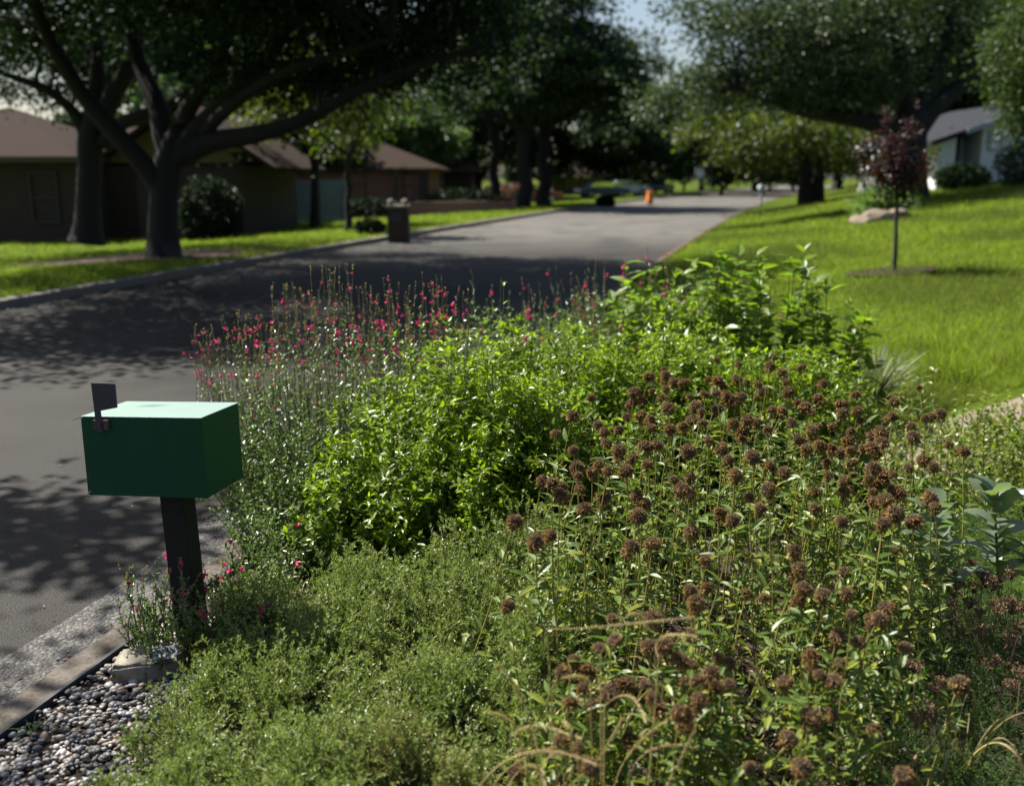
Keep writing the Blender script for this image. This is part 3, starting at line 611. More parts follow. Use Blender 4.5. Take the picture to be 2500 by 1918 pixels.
# ---------------------------------------------------------------- shrubs near houses
def ball_shrub(name, label, c, rx, ry, rz, mat, n, L, W, seed, group=None, cat='shrub'):
    r = np.random.default_rng(seed); c = np.array(c, float); t = thing(name, label, cat, c, group)
    d = rdir(r, n); rad = r.random(n) ** .25 * (1 + .14 * np.sin(d[:, 0] * 5 + d[:, 2] * 4) * np.sin(d[:, 1] * 6 + 1))
    pos = c + np.array([0, 0, rz * .8]) + d * rad[:, None] * np.array([rx, ry, rz]); pos[:, 2] = np.maximum(pos[:, 2], c[2] + .02)
    g = G(); g.place(DIAMOND, pos, d + r.normal(0, .7, (n, 3)), d + r.normal(0, .5, (n, 3)), L * r.uniform(.6, 1.2, n), W * r.uniform(.6, 1.2, n)); g.build('foliage', mat, t, c)
    g = G(); k = 9; e = c + np.array([0, 0, rz * .8]) + rdir(r, k, .6) * .7 * np.array([rx, ry, rz]); g.tubes(bez(np.repeat(c[None], k, 0), (c + e) / 2 + [0, 0, .1], e, 5), np.linspace(.03, .008, 5)[None], 5); g.build('stem', M['bark'], t, c)
    return t
M['shrub_dark'] = leaf_mat('dark_shrub_leaf', [(.006, .013, .007), (.01, .02, .009), (.016, .028, .012)], .2, .5, .25)
ball_shrub('dark_shrub', 'tall black-green shrub against the left house right of the forked oak', at(515, 560, 31), 1.0, .8, 1.05, M['shrub_dark'], 6000, .14, .08, 51)
ball_shrub('clipped_shrub', 'rounded dark green bush before the porch of the white house', at(2345, 462, 38), .95, .8, .5, M['oak'], 3000, .13, .08, 52)
ball_shrub('clipped_shrub', 'taller green shrub against the white house at the right picture edge', at(2495, 458, 36), .95, .9, .85, M['oak_grey'], 3500, .13, .08, 53)
ball_shrub('dark_shrub', 'spreading dark shrub below the window of the middle house', at(895, 520, 50), 1.3, .9, .55, M['shrub_dark'], 3000, .16, .1, 54)
ball_shrub('dark_shrub', 'low dark shrub at the foot of the farther house wall', at(1130, 492, 60), 2.2, 1, .7, M['shrub_dark'], 3000, .2, .12, 55)
ball_shrub('dark_shrub', 'small dark shrub on the far lawn edge left of the orange barrel', at(1478, 507, 60), .5, .5, .38, M['shrub_dark'], 2000, .16, .1, 56)
ball_shrub('dark_shrub', 'little bush at the foot of the thin tree by the brick pillar', at(905, 580, 29), .42, .35, .22, M['shrub_dark'], 1400, .1, .06, 57)
ball_shrub('pink_shrub', 'shrub with faded pink blossom behind the three far trunks', at(1235, 482, 74), 2.0, 1, .8, leaf_mat('faded_blossom', [(.1, .05, .05), (.2, .08, .1), (.05, .07, .03)], .2, .6, .2), 2500, .2, .14, 58)

# ---------------------------------------------------------------- houses
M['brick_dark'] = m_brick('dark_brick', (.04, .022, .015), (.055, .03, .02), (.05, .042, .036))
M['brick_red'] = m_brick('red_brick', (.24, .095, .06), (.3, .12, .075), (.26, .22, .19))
M['roof'] = plain('brown_shingle', (.036, .026, .021), .95, .05, nscale=14, amt=.3, bmp=.5)
M['roof_grey'] = plain('grey_shingle', (.016, .018, .024), .9, .2, nscale=14, amt=.3)
M['siding'] = plain('tan_siding', (.14, .11, .04), .7, .3, nscale=3, amt=.12)
M['fascia'] = plain('olive_trim', (.075, .062, .035), .6, .3, nscale=5, amt=.15)
M['white_wall'] = plain('white_wall', (.72, .75, .78), .7, .3, nscale=4, amt=.06)
M['white_trim'] = plain('white_trim', (.45, .46, .47), .5, .4)
M['dark_trim'] = plain('dark_trim', (.05, .05, .055), .6, .3)
M['door'] = plain('dark_door', (.05, .035, .03), .5, .4)
def m_glass():
    m, nt, bs, out = new_mat('window_glass'); bs.inputs['Base Color'].default_value = (.75, .8, .78, 1)
    bs.inputs['Roughness'].default_value = .03; bs.inputs['Metallic'].default_value = 1.0
    return m
M['glass'] = m_glass()
def window(parent, org, x0, x1, z0, z1, y, frame=None):        # faces -Y
    fm = frame or M['fascia']; w = .06
    g = G(); g.box(x0 - w, x1 + w, y - .05, y + .02, z0 - w, z0); g.box(x0 - w, x1 + w, y - .05, y + .02, z1, z1 + w)
    g.box(x0 - w, x0, y - .05, y + .02, z0, z1); g.box(x1, x1 + w, y - .05, y + .02, z0, z1)
    zm = (z0 + z1) / 2; g.box(x0, x1, y - .045, y - .005, zm - .03, zm + .03)
    fr = g.build('window', fm, parent, org)
    G().box(x0, x1, y - .03, y - .012, z0, z1).build('pane', M['glass'], fr)
    return fr
def hip(g, x0, x1, y0, y1, ze, zr, ov=.5, m=0, th=.18):
    a, b, c, d = x0 - ov, x1 + ov, y0 - ov, y1 + ov; w = (d - c) / 2
    lx, rx_ = a + w, b - w
    if rx_ < lx: lx = rx_ = (a + b) / 2
    ym = (c + d) / 2
    V = [(a, c, ze), (b, c, ze), (b, d, ze), (a, d, ze), (lx, ym, zr), (rx_, ym, zr), (a, c, ze - th), (b, c, ze - th), (b, d, ze - th), (a, d, ze - th)]
    g.add(V, [np.array([[0, 1, 5, 4], [2, 3, 4, 5]]), np.array([[1, 2, 5], [3, 0, 4]])], m)
    g.add(V, [np.array([[0, 6, 7, 1], [1, 7, 8, 2], [2, 8, 9, 3], [3, 9, 6, 0], [6, 9, 8, 7]])], m + 1)
# left house
org = np.array([-15.2, 31.5, -.26])
hs = thing('brick_house', 'low dark brick ranch house with brown hipped roof and tan gable', 'house', org)
x = lambda px, Yv: PD(px, 400, Yv)[0]
z = lambda py, Yv: PD(1250, py, Yv)[2]
wl, wr = x(-420, 31.5), x(196, 31.5)
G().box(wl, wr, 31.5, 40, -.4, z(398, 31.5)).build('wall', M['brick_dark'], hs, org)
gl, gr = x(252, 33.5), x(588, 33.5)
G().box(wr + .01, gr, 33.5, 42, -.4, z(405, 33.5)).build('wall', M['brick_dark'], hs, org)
g = G(); hip(g, wl, wr - .35, 31.5, 40, z(383, 31.5), z(262, 35.7), .5); g.build('roof', [M['roof'], M['fascia']], hs, org)
ze = z(398, 33.3)
ap = ((gl + gr) / 2 + .4, z(262, 33.5)); ex = .45; sl = (ap[1] - ze) / (ap[0] - gl)
g = G()   # front gable roof slabs
for s_ in (-1, 1):
    xe = ap[0] + s_ * (ap[0] - gl + ex); zee = ze - sl * ex
    g.prism([(xe, zee), (ap[0], ap[1]), (ap[0], ap[1] + .16), (xe, zee + .16)], 'y', 32.9, 42)
g.box(wr + .4, gl + .6, 35.5, 42, ze + .1, ze + .14)
rf = g.build('roof', M['roof'], hs, org)
g = G(); g.prism([(gl, ze), (gr, ze), (ap[0], ap[1] - .02)], 'y', 33.45, 33.6); g.build('gable', M['siding'], hs, org)
g = G(); hip(g, wr - 2, gl + 3.5, 37, 45, z(340, 35), z(275, 40), .4); g.build('roof', [M['roof'], M['fascia']], hs, org)
window(hs, org, x(72, 31.5), x(132, 31.5), z(540, 31.5), z(425, 31.5), 31.47, M['dark_trim'])
window(hs, org, x(420, 33.5), x(500, 33.5), z(520, 33.5), z(440, 33.5), 33.47, M['dark_trim'])
g = G(); g.box(x(330, 33.5), x(368, 33.5), 33.42, 33.5, -.3, z(430, 33.5)); dr = g.build('door', M['door'], hs, org)
G().lathe([(0, 0), (.04, .02), (.05, .05), (0, .08)], 10, (x(362, 33.5), 33.4, .75)).build('handle', M['fascia'], dr)
# middle house
Yh = 64.0; org = np.array([x(860, Yh), Yh, -.26])
hm = thing('brick_house', 'long red brick house with shallow hipped roof behind the grey fence', 'house', org)
a_, b_ = x(590, Yh), x(1050, Yh)
G().box(a_, b_, Yh, Yh + 9, -.4, z(413, Yh)).build('wall', M['brick_red'], hm, org)
g = G(); hip(g, a_, b_, Yh, Yh + 9, z(411, Yh), z(335, Yh + 4.5), .7); g.build('roof', [M['roof'], M['fascia']], hm, org)
window(hm, org, x(612, Yh), x(642, Yh), z(470, Yh), z(422, Yh), Yh - .04, M['dark_trim'])
window(hm, org, x(725, Yh), x(890, Yh), z(480, Yh), z(424, Yh), Yh - .04, M['dark_trim'])
window(hm, org, x(985, Yh), x(1010, Yh), z(485, Yh), z(425, Yh), Yh - .04, M['dark_trim'])
dr = G().box(x(1020, Yh), x(1044, Yh), Yh - .06, Yh, -.25, z(424, Yh)).build('door', M['door'], hm, org)
G().box(x(964, Yh) , x(972, Yh), Yh - .8, Yh - .65, -.3, z(412, Yh)).build('porch_post', M['fascia'], hm, org)
# farther house
Yf = 78.0; org = np.array([x(1110, Yf), Yf, -.26])
hf = thing('brick_house', 'farther brown house half hidden behind trees right of the middle house', 'house', org)
a_, b_ = x(1010, Yf), x(1150, Yf)
G().box(a_, b_, Yf, Yf + 9, -.4, z(416, Yf)).build('wall', M['brick_dark'], hf, org)
g = G(); hip(g, a_, b_, Yf, Yf + 9, z(413, Yf), z(375, Yf + 4.5), .7); g.build('roof', [M['roof'], M['fascia']], hf, org)
window(hf, org, x(1050, Yf), x(1080, Yf), z(465, Yf), z(428, Yf), Yf - .04, M['white_trim'])
# distant house behind the far trunks
Yf = 112.0; org = np.array([x(1420, Yf), Yf, -.2])
hd = thing('pale_house', 'pale distant house glimpsed between trunks beyond the far lawn', 'house', org)
a_, b_ = x(1350, Yf), x(1480, Yf)
G().box(a_, b_, Yf, Yf + 9, -.4, z(432, Yf)).build('wall', M['siding'], hd, org)
g = G(); hip(g, a_, b_, Yf, Yf + 9, z(430, Yf), z(395, Yf + 4.5), .7); g.build('roof', [M['roof'], M['white_trim']], hd, org)
window(hd, org, x(1385, Yf), x(1405, Yf), z(462, Yf), z(442, Yf), Yf - .04, M['white_trim'])
# white house on the right
Yw = 40.0; cx0, cx1 = x(2288, Yw), x(2860, Yw); org = gp(cx0 + 3, Yw); zb = org[2]
hw = thing('white_house', 'white low-gabled house at the top of the right-hand lawn', 'house', org)
zt = z(345, Yw); apx = (cx0 + cx1) / 2; slp = .33; zap = zt + slp * (apx - cx0)
rx0, rx1 = x(2330, Yw), x(2392, Yw)
g = G(); g.prism([(cx0, zb - .6), (rx0, zb - .6), (rx0, zt + slp * (rx0 - cx0)), (cx0, zt)], 'y', Yw, Yw + 9)
g.prism([(rx1, zb - .6), (cx1, zb - .6), (cx1, zt), (apx, zap), (rx1, zt + slp * (rx1 - cx0))], 'y', Yw, Yw + 9)
g.box(rx0 + .003, rx1 - .003, Yw + 1.6, Yw + 2, zb - .6, zt + .2)
g.build('wall', M['white_wall'], hw, org)
g = G()
for s_ in (-1, 1):
    xe = apx + s_ * (apx - cx0 + .7); zee = zt - slp * .7
    g.prism([(xe, zee + .02), (apx, zap + .02), (apx, zap + .2), (xe, zee + .2)], 'y', Yw - 1.0, Yw + 10)
g.build('roof', M['roof_grey'], hw, org)
g = G(); xs_, xe_ = cx0 + .6, apx
g.prism([(xs_, zt + slp * (xs_ - cx0) + .03), (xe_, zap + .03), (xe_, zap + .23), (xs_, zt + slp * (xs_ - cx0) + .23)], 'y', Yw - 1.06, Yw - 1.003); g.build('fascia', plain('blue_grey_trim', (.3, .36, .42), .5, .4), hw, org)
dr = G().box(rx0 + .35, rx1 - .2, Yw + 1.52, Yw + 1.597, zb - .1, zb + 2.05).build('door', M['dark_trim'], hw, org)
G().box(rx1 - .3, rx1 - .26, Yw + 1.46, Yw + 1.52, zb + .95, zb + 1.05).build('handle', M['white_trim'], dr)
window(hw, org, x(2412, Yw), x(2440, Yw), zb + 1.15, zb + 1.75, Yw - .04, M['white_trim'])
window(hw, org, x(2480, Yw), x(2540, Yw), zb + 1.0, zb + 1.9, Yw - .04, M['white_trim'])

# ---------------------------------------------------------------- things along the street
Yfn = 45.0; org = np.array([x(700, Yfn), Yfn, -.26])
fn = thing('board_fence', 'weathered blue-grey board fence in front of the red brick house', 'fence', org)
M['fence'] = plain('grey_fence_board', (.16, .2, .21), .8, .2, nscale=7, amt=.3)
g = G(); xa, xb = x(598, Yfn), x(845, Yfn); nb_ = int((xb - xa) / .145); rb = np.random.default_rng(9)
for i in range(nb_): g.box(xa + i * .145, xa + i * .145 + .138, Yfn, Yfn + .02, -.3, z(441, Yfn) + rb.uniform(-.015, .015))
g.build('board_panel', M['fence'], fn, org)
for px in (598, 625, 720, 835):
    G().box(x(px, Yfn), x(px, Yfn) + .1, Yfn - .105, Yfn - .004, -.3, z(438, Yfn)).build('post', M['fence'], fn, org)
# brick mailbox pillar
bP = at(975, 592, 27.2)
pl = thing('brick_pillar', 'square brick mailbox pillar beside the far kerb with two round stones on top', 'pillar', bP)
G().box(bP[0] - .27, bP[0] + .27, bP[1] - .27, bP[1] + .27, bP[2] - .1, bP[2] + .98).build('shaft', M['brick_dark'], pl, bP)
G().box(bP[0] - .3, bP[0] + .3, bP[1] - .3, bP[1] + .3, bP[2] + .98, bP[2] + 1.05).build('cap', M['limestone'], pl, bP)
for s_ in (-1, 1):
    g = G(); g.lathe([(.0, 0), (.07, .01), (.1, .07), (.08, .14), (0, .17)], 12, (bP[0] + s_ * .19, bP[1] - .1, bP[2] + 1.05)); g.build('round_stone', M['limestone'], pl, bP, True)
G().box(bP[0] - .18, bP[0] + .12, bP[1] - .3, bP[1] - .272, bP[2] + .62, bP[2] + .85).build('mail_slot', M['dark_trim'], pl, bP)
# low brick garden wall
Yb = 52.0; org = np.array([x(1050, Yb), Yb, -.2])
wl_ = thing('brick_wall', 'long low red brick garden wall across the far left lawn', 'wall', org)
G().box(x(852, Yb), x(1260, Yb), Yb, Yb + .22, -.35, .4).build('brickwork', M['brick_red'], wl_, org)
G().box(x(850, Yb), x(1262, Yb), Yb - .03, Yb + .25, .403, .47).build('coping', M['brick_red'], wl_, org)
# orange traffic barrel
bB = at(1585, 497, 64)
br = thing('traffic_barrel', 'orange traffic barrel standing at the far left kerb', 'traffic barrel', bB)
M['orange'] = plain('orange_plastic', (.6, .15, .01), .5, .4)
G().lathe([(0, .9), (.15, .9), (.17, .86), (.175, .7), (.185, .69), (.195, .52), (.205, .51), (.215, .33), (.225, .32), (.23, .1)], 20, bB).build('drum', M['orange'], br, bB, True)
G().lathe([(.23, .1), (.32, .08), (.34, .0)], 20, bB).build('base', M['dark_trim'], br, bB)
G().box(bB[0] - .09, bB[0] + .09, bB[1] - .02, bB[1] + .02, bB[2] + .9, bB[2] + .99).build('handle', M['orange'], br, bB)
# kerbside mailbox far right
bM_ = at(1856, 502, 58)
mb = thing('far_mailbox', 'small pale mailbox on a post at the far right kerb', 'mailbox', bM_)
G().box(bM_[0] - .06, bM_[0] + .06, bM_[1] - .06, bM_[1] + .06, bM_[2] - .05, bM_[2] + .95).build('post', M['white_trim'], mb, bM_)
g = G(); prof = [(-.15, .952), (.15, .952), (.15, 1.12), (.1, 1.2), (0, 1.23), (-.1, 1.2), (-.15, 1.12)]
g.prism([(bM_[0] + a, bM_[2] + b) for a, b in prof], 'y', bM_[1] - .28, bM_[1] + .28); g.build('box', plain('pale_box', (.4, .47, .52), .4, .5), mb, bM_)
# road sign at the far end
bG = at(1706, 487, 84)
sg = thing('road_sign', 'pale road sign seen from behind where the street bends away', 'sign', bG)
G().tubes(np.array([bG, bG + [0, 0, 2.35]]), .035, 8).build('pole', M['dark_trim'], sg, bG)
g = G(); g.prism([(bG[0] + .38 * math.cos(math.pi / 8 + i * math.pi / 4), bG[2] + 2.0 + .38 * math.sin(math.pi / 8 + i * math.pi / 4)) for i in range(8)], 'y', bG[1] - .06, bG[1] - .04); g.build('plate', plain('sign_back', (.4, .48, .55), .4, .5), sg, bG)
# parked cars
M['tyre'] = plain('tyre', (.02, .02, .02), .8, .3); M['rim'] = plain('rim', (.4, .4, .42), .3, .5, .8); M['lamp'] = plain('car_lamp', (.5, .45, .4), .2, .6)
def car(label, c, rz, col, name='parked_car'):
    t = thing(name, label, 'car', c, 'cars parked along the far side street'); t.rotation_euler = (0, 0, rz)
    body = [(-2.2, .3), (2.15, .3), (2.25, .5), (2.2, .78), (1.2, .92), (-1.75, .95), (-2.2, .85), (-2.28, .55)]
    cab = [(1.15, .92), (.45, 1.4), (-.95, 1.44), (-1.7, .95)]
    pm = plain('car_paint', col, .25, .6)
    g = G(); g.prism(body, 'y', -.86, .86); g.prism([(p[0], p[1] + .001) for p in cab], 'y', -.74, .74); o = g.build('body', pm, t)
    bv = o.modifiers.new('bevel', 'BEVEL'); bv.width = .05; bv.segments = 2
    for s_ in (-1, 1):
        G().prism([(.95, .97), (.42, 1.33), (-.9, 1.37), (-1.4, .99)], 'y', s_ * .741, s_ * .75).build('side_window', M['glass'], t)
        for xw in (-1.35, 1.4):
            n = 18; a = np.linspace(0, 2 * np.pi, n, endpoint=False)
            wv = G(); wv.prism([(xw + .33 * math.cos(q_), .33 + .33 * math.sin(q_)) for q_ in a], 'y', s_ * .7, s_ * .89); w_ = wv.build('wheel', M['tyre'], t)
            G().prism([(xw + .2 * math.cos(q_), .33 + .2 * math.sin(q_)) for q_ in a], 'y', s_ * .891, s_ * .9).build('rim', M['rim'], w_)
        G().box(2.17, 2.26, s_ * .6 - .16, s_ * .6 + .16, .58, .72).build('headlight', M['lamp'], t)
    G().prism([(1.12, .96), (.5, 1.36), (.52, 1.38), (1.15, .97)], 'y', -.66, .66).build('windscreen', M['glass'], t)
    return t
for px, py, Yv, rz, col, lab in ((1300, 484, 78, .1, (.35, .08, .09), 'faded red parked car between the three far oak trunks'), (1470, 478, 86, .3, (.07, .09, .13), 'dull blue car parked farthest left of the distant row'),
                                 (1525, 478, 92, .25, (.65, .68, .72), 'white car parked in the distant row under dark trees'), (1612, 478, 96, 1.2, (.05, .045, .045), 'near-black car parked right of the orange barrel')):
    car(lab, at(px, py, Yv), rz, col)
# rocks with agave-like plant on the right lawn
def rock(name, label, c, s_, seed, mat, group=None):
    r = np.random.default_rng(seed)
    import bmesh
    bm = bmesh.new(); bmesh.ops.create_icosphere(bm, subdivisions=3, radius=1)
    V = np.array([v.co[:] for v in bm.verts]); Fs = np.array([[v.index for v in f.verts] for f in bm.faces]); bm.free()
    k = r.normal(size=(6, 3)); off = r.uniform(.5, .9, 6)
    for kk, oo in zip(nrmz(k), off): V -= np.maximum(0, V @ kk - oo)[:, None] * kk
    V = V * np.array(s_) + r.normal(0, .012, V.shape) * np.array(s_)
    return tag(G().add(V + np.array(c), Fs).build(name, mat), label, 'rock', group)
tan = plain('tan_rock', (.19, .155, .115), .9, .2, nscale=3, amt=.25, bmp=.5)
for i, (px, py, w, h, lab) in enumerate(((2108, 494, .34, .2, 'left-leaning low tan boulder at the near end of the lawn rock pile'), (2150, 484, .5, .26, 'largest tan boulder in the pile under the plum sapling crown'), (2196, 486, .36, .2, 'smaller tan boulder directly behind the sapling trunk'))):
    c = at(px, py, 27); rock('boulder', lab, (c[0], c[1], c[2] + .08), (w, .35, h), 60 + i, tan)
c = at(2155, 466, 27.8); tt_ = thing('rock_plant', 'pale spiky-leaved plant growing among the tan boulders', 'plant', c)
r_ = np.random.default_rng(71); n = 420; d = rdir(r_, n, .9); pos = c + d * r_.uniform(0, .35, (n, 1)) * np.array([2.2, 1, 1]) + [0, 0, .25]
G().place(BLADE, pos, d, r_.normal(size=(n, 3)), .5, .06).build('leaves', M['tree_pale'], tt_, c)

# ---------------------------------------------------------------- mailbox, stone, number tile
def xform(V, yaw, roll, pit, o):
    V = np.asarray(V, float)
    cr, sr = math.cos(roll), math.sin(roll); ca, sa = math.cos(pit), math.sin(pit); cw, sw = math.cos(yaw), math.sin(yaw)
    R = np.array([[cw, -sw, 0], [sw, cw, 0], [0, 0, 1]]) @ np.array([[1, 0, 0], [0, ca, -sa], [0, sa, ca]]) @ np.array([[cr, 0, -sr], [0, 1, 0], [sr, 0, cr]])
    return V @ R.T + np.array(o)
mo = np.array([-1.215, 3.475, 0.0])
mbx = thing('mailbox', 'green metal mailbox with raised flag on a black square post at the road edge', 'mailbox', mo)
BX = lambda V: xform(V, -.1808, .0302, -.0374, (-1.2764, 3.33, .6543))
def m_green():
    m, nt, bs, out = new_mat('green_enamel'); co = objco(nt)
    n = noise(nt, 6, 5, .6, co); n2 = noise(nt, 90, 3, .6, co)
    c = mixc(nt, n.outputs[0], (.006, .05, .022), (.009, .066, .031)); r = ramp(nt, [(.62, (0, 0, 0)), (.8, (1, 1, 1))]); nt.links.new(n2.outputs[0], r.inputs[0])
    nt.links.new(mixc(nt, r.outputs[0], c, (.012, .045, .024)), bs.inputs['Base Color'])
    bs.inputs['Roughness'].default_value = .42; bs.inputs['Specular IOR Level'].default_value = .2
    bump(nt, n2.outputs[0], bs, .08, .002); return m
M['green'] = m_green()
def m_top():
    m, nt, bs, out = new_mat('pale_green_paint'); co = objco(nt)  # lid colour, much paler than the box sides
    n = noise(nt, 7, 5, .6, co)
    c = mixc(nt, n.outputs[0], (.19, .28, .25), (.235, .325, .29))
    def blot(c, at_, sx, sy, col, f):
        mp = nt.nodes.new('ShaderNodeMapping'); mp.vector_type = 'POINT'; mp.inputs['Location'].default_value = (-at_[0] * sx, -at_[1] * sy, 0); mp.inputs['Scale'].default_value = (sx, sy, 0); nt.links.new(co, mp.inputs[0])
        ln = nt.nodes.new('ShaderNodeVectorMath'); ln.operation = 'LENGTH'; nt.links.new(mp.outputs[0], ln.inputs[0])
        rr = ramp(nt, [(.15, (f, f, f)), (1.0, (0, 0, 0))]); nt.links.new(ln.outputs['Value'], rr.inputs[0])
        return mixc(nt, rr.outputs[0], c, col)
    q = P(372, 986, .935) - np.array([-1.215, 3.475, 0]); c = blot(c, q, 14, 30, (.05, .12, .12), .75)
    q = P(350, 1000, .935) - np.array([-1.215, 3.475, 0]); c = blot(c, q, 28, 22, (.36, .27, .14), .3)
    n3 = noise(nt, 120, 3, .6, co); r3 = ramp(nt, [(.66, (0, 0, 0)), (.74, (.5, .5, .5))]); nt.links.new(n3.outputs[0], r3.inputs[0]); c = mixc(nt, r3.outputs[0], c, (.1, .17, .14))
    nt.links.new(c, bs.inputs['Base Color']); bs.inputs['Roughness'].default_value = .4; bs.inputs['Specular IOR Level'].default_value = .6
    return m
M['green_top'] = m_top()
Lb, Wb, Hb = .4506, .2858, .2844
def bevbox(x0, x1, y0, y1, z0, z1, name, mat, parent, width=.004, X=BX, org=mo):
    g = G(); g.box(x0, x1, y0, y1, z0, z1); g.V = [X(g.V[0])]
    o = g.build(name, mat, parent, org); b_ = o.modifiers.new('bevel', 'BEVEL'); b_.width = width; b_.segments = 2
    return o
body = bevbox(-Lb / 2, Lb / 2, 0, Wb, 0, Hb - .004, 'box', M['green'], mbx)
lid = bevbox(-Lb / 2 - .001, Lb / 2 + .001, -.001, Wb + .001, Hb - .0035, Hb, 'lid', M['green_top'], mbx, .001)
door = bevbox(-Lb / 2 - .007, -Lb / 2 - .001, .004, Wb - .004, .004, Hb - .006, 'door', M['green'], mbx, .002)
bevbox(-Lb / 2 + .001, Lb / 2 - .001, -.0022, .0, .0, .012, 'hem', M['green'], mbx, .001)
bevbox(Lb / 2, Lb / 2 + .0022, .001, Wb - .001, .0, .012, 'hem', M['green'], mbx, .001)
g = G(); g.add(BX([(-Lb / 2 - .046, .01, Hb - .018), (-Lb / 2 - .002, .01, Hb - .003), (-Lb / 2 - .002, .16, Hb - .003), (-Lb / 2 - .046, .16, Hb - .018),
                   (-Lb / 2 - .046, .01, Hb - .0205), (-Lb / 2 - .002, .01, Hb - .0055), (-Lb / 2 - .002, .16, Hb - .0055), (-Lb / 2 - .046, .16, Hb - .0205)]),
               np.array([[0, 1, 2, 3], [7, 6, 5, 4], [0, 4, 5, 1], [1, 5, 6, 2], [2, 6, 7, 3], [3, 7, 4, 0]]))
g.build('door_lip', M['white_trim'], mbx, mo)
M['flag'] = plain('dark_flag_metal', (.035, .03, .042), .5, .5, nscale=20, amt=.35)
fx, fw = -.15, .022
g = G(); pr = [(fx - .012, Hb - .052), (fx + .011, Hb - .052), (fx + .009, Hb + .022), (fx + .074, Hb + .034), (fx + .074, Hb + .118), (fx - .016, Hb + .12)]
g.prism(pr, 'y', -.016, -.011); g.V = [BX(v) for v in g.V]; fl = g.build('flag', M['flag'], mbx, mo)
M['rust'] = plain('rusty_bracket', (.09, .06, .055), .8, .3, nscale=60, amt=.5)
g = G(); g.box(fx - .026, fx - .012, -.012, .001, Hb - .046, Hb - .012); g.box(fx + .012, fx + .03, -.012, .001, Hb - .046, Hb - .012); g.box(fx - .012, fx + .012, -.008, .001, Hb - .04, Hb - .014)
g.V = [BX(v) for v in g.V]; g.build('bracket', M['rust'], fl, mo)
g = G(); g.box(fx - .006, fx + .006, -.02, -.0165, Hb - .034, Hb - .022); g.V = [BX(v) for v in g.V]; g.build('rivet', M['rust'], fl, mo)
M['post'] = plain('black_stained_post', (.012, .011, .011), .75, .3, nscale=12, amt=.4)
PX = lambda V: xform(V, -.18, .04, .0, (-1.205, 3.42, 0))
bevbox(-.045, .045, 0, .09, -.1, .655, 'post', M['post'], mbx, .004, PX)
# pale block of limestone and the number tile leaning by the post
rk = np.random.default_rng(90)
def slab(name, lab, cat, corners, h, mat, seed, dz=0.0):
    import bmesh
    r = np.random.default_rng(seed); bm = bmesh.new(); c = np.array(corners, float)
    vs = [bm.verts.new((*p, -.03)) for p in c] + [bm.verts.new((p[0] * .985 + c[:, 0].mean() * .015, p[1] * .985 + c[:, 1].mean() * .015, h)) for p in c]; n = len(c)
    bm.faces.new(vs[:n][::-1]); bm.faces.new(vs[n:])
    for i in range(n): bm.faces.new((vs[i], vs[(i + 1) % n], vs[n + (i + 1) % n], vs[n + i]))
    bmesh.ops.bevel(bm, geom=list(bm.edges), offset=.008, segments=2, affect='EDGES')
    bmesh.ops.triangulate(bm, faces=list(bm.faces)); bmesh.ops.subdivide_edges(bm, edges=list(bm.edges), cuts=3, use_grid_fill=True)
    for v in bm.verts: v.co += Vector(r.normal(0, .0016, 3))
    me = bpy.data.meshes.new(name); bm.to_mesh(me); bm.free(); me.materials.append(mat)
    me.polygons.foreach_set('use_smooth', np.ones(len(me.polygons), bool))
    o = bpy.data.objects.new(name, me); COL.objects.link(o); o.location.z = dz
    return tag(o, lab, cat)
cs = [P(268, 1640, .06)[:2], P(400, 1628, .06)[:2], P(470, 1612, .05)[:2], P(432, 1560, .05)[:2], P(355, 1578, .05)[:2], P(296, 1600, .05)[:2]]
slab('limestone_block', 'flat rough limestone block lying among pebbles in front of the black post', 'stone', cs, .075, M['limestone'], 91)
tl0 = P(388, 1608, .09)
TX = lambda V: xform(np.asarray(V, float) * .8, .1, .06, .5, tl0)
tile = thing('number_tile', 'white number tile with black digits lying behind the limestone block', 'number tile', tl0)
g = G(); g.box(-.03, .075, 0, .07, -.006, 0); g.V = [TX(v) for v in g.V]; g.build('tile', plain('chalky_tile', (.25, .26, .27), .8, .2, nscale=30, amt=.2), tile, tl0)
def strokes(pts, w):
    pts = np.array(pts); g_ = G(); t = np.gradient(pts, axis=0); t /= np.linalg.norm(t, axis=1)[:, None]
    nrm_ = np.stack([-t[:, 1], t[:, 0]], 1) * w / 2
    a_ = np.c_[pts + nrm_, np.full(len(pts), .0012)]; b_ = np.c_[pts - nrm_, np.full(len(pts), .0012)]
    V = np.concatenate([a_, b_]); n_ = len(pts)
    g_.add(TX(V), np.array([[i, i + 1, n_ + i + 1, n_ + i] for i in range(n_ - 1)])); return g_
M['ink'] = plain('black_paint', (.012, .012, .014), .5, .4)
strokes([(-.017, .053), (-.011, .047), (-.011, .036), (-.013, .024), (-.009, .016), (-.002, .013)], .006).build('digit', M['ink'], tile, tl0)
strokes([(.03, .06), (.028, .045), (.026, .025), (.024, .008)], .006).build('digit', M['ink'], tile, tl0)

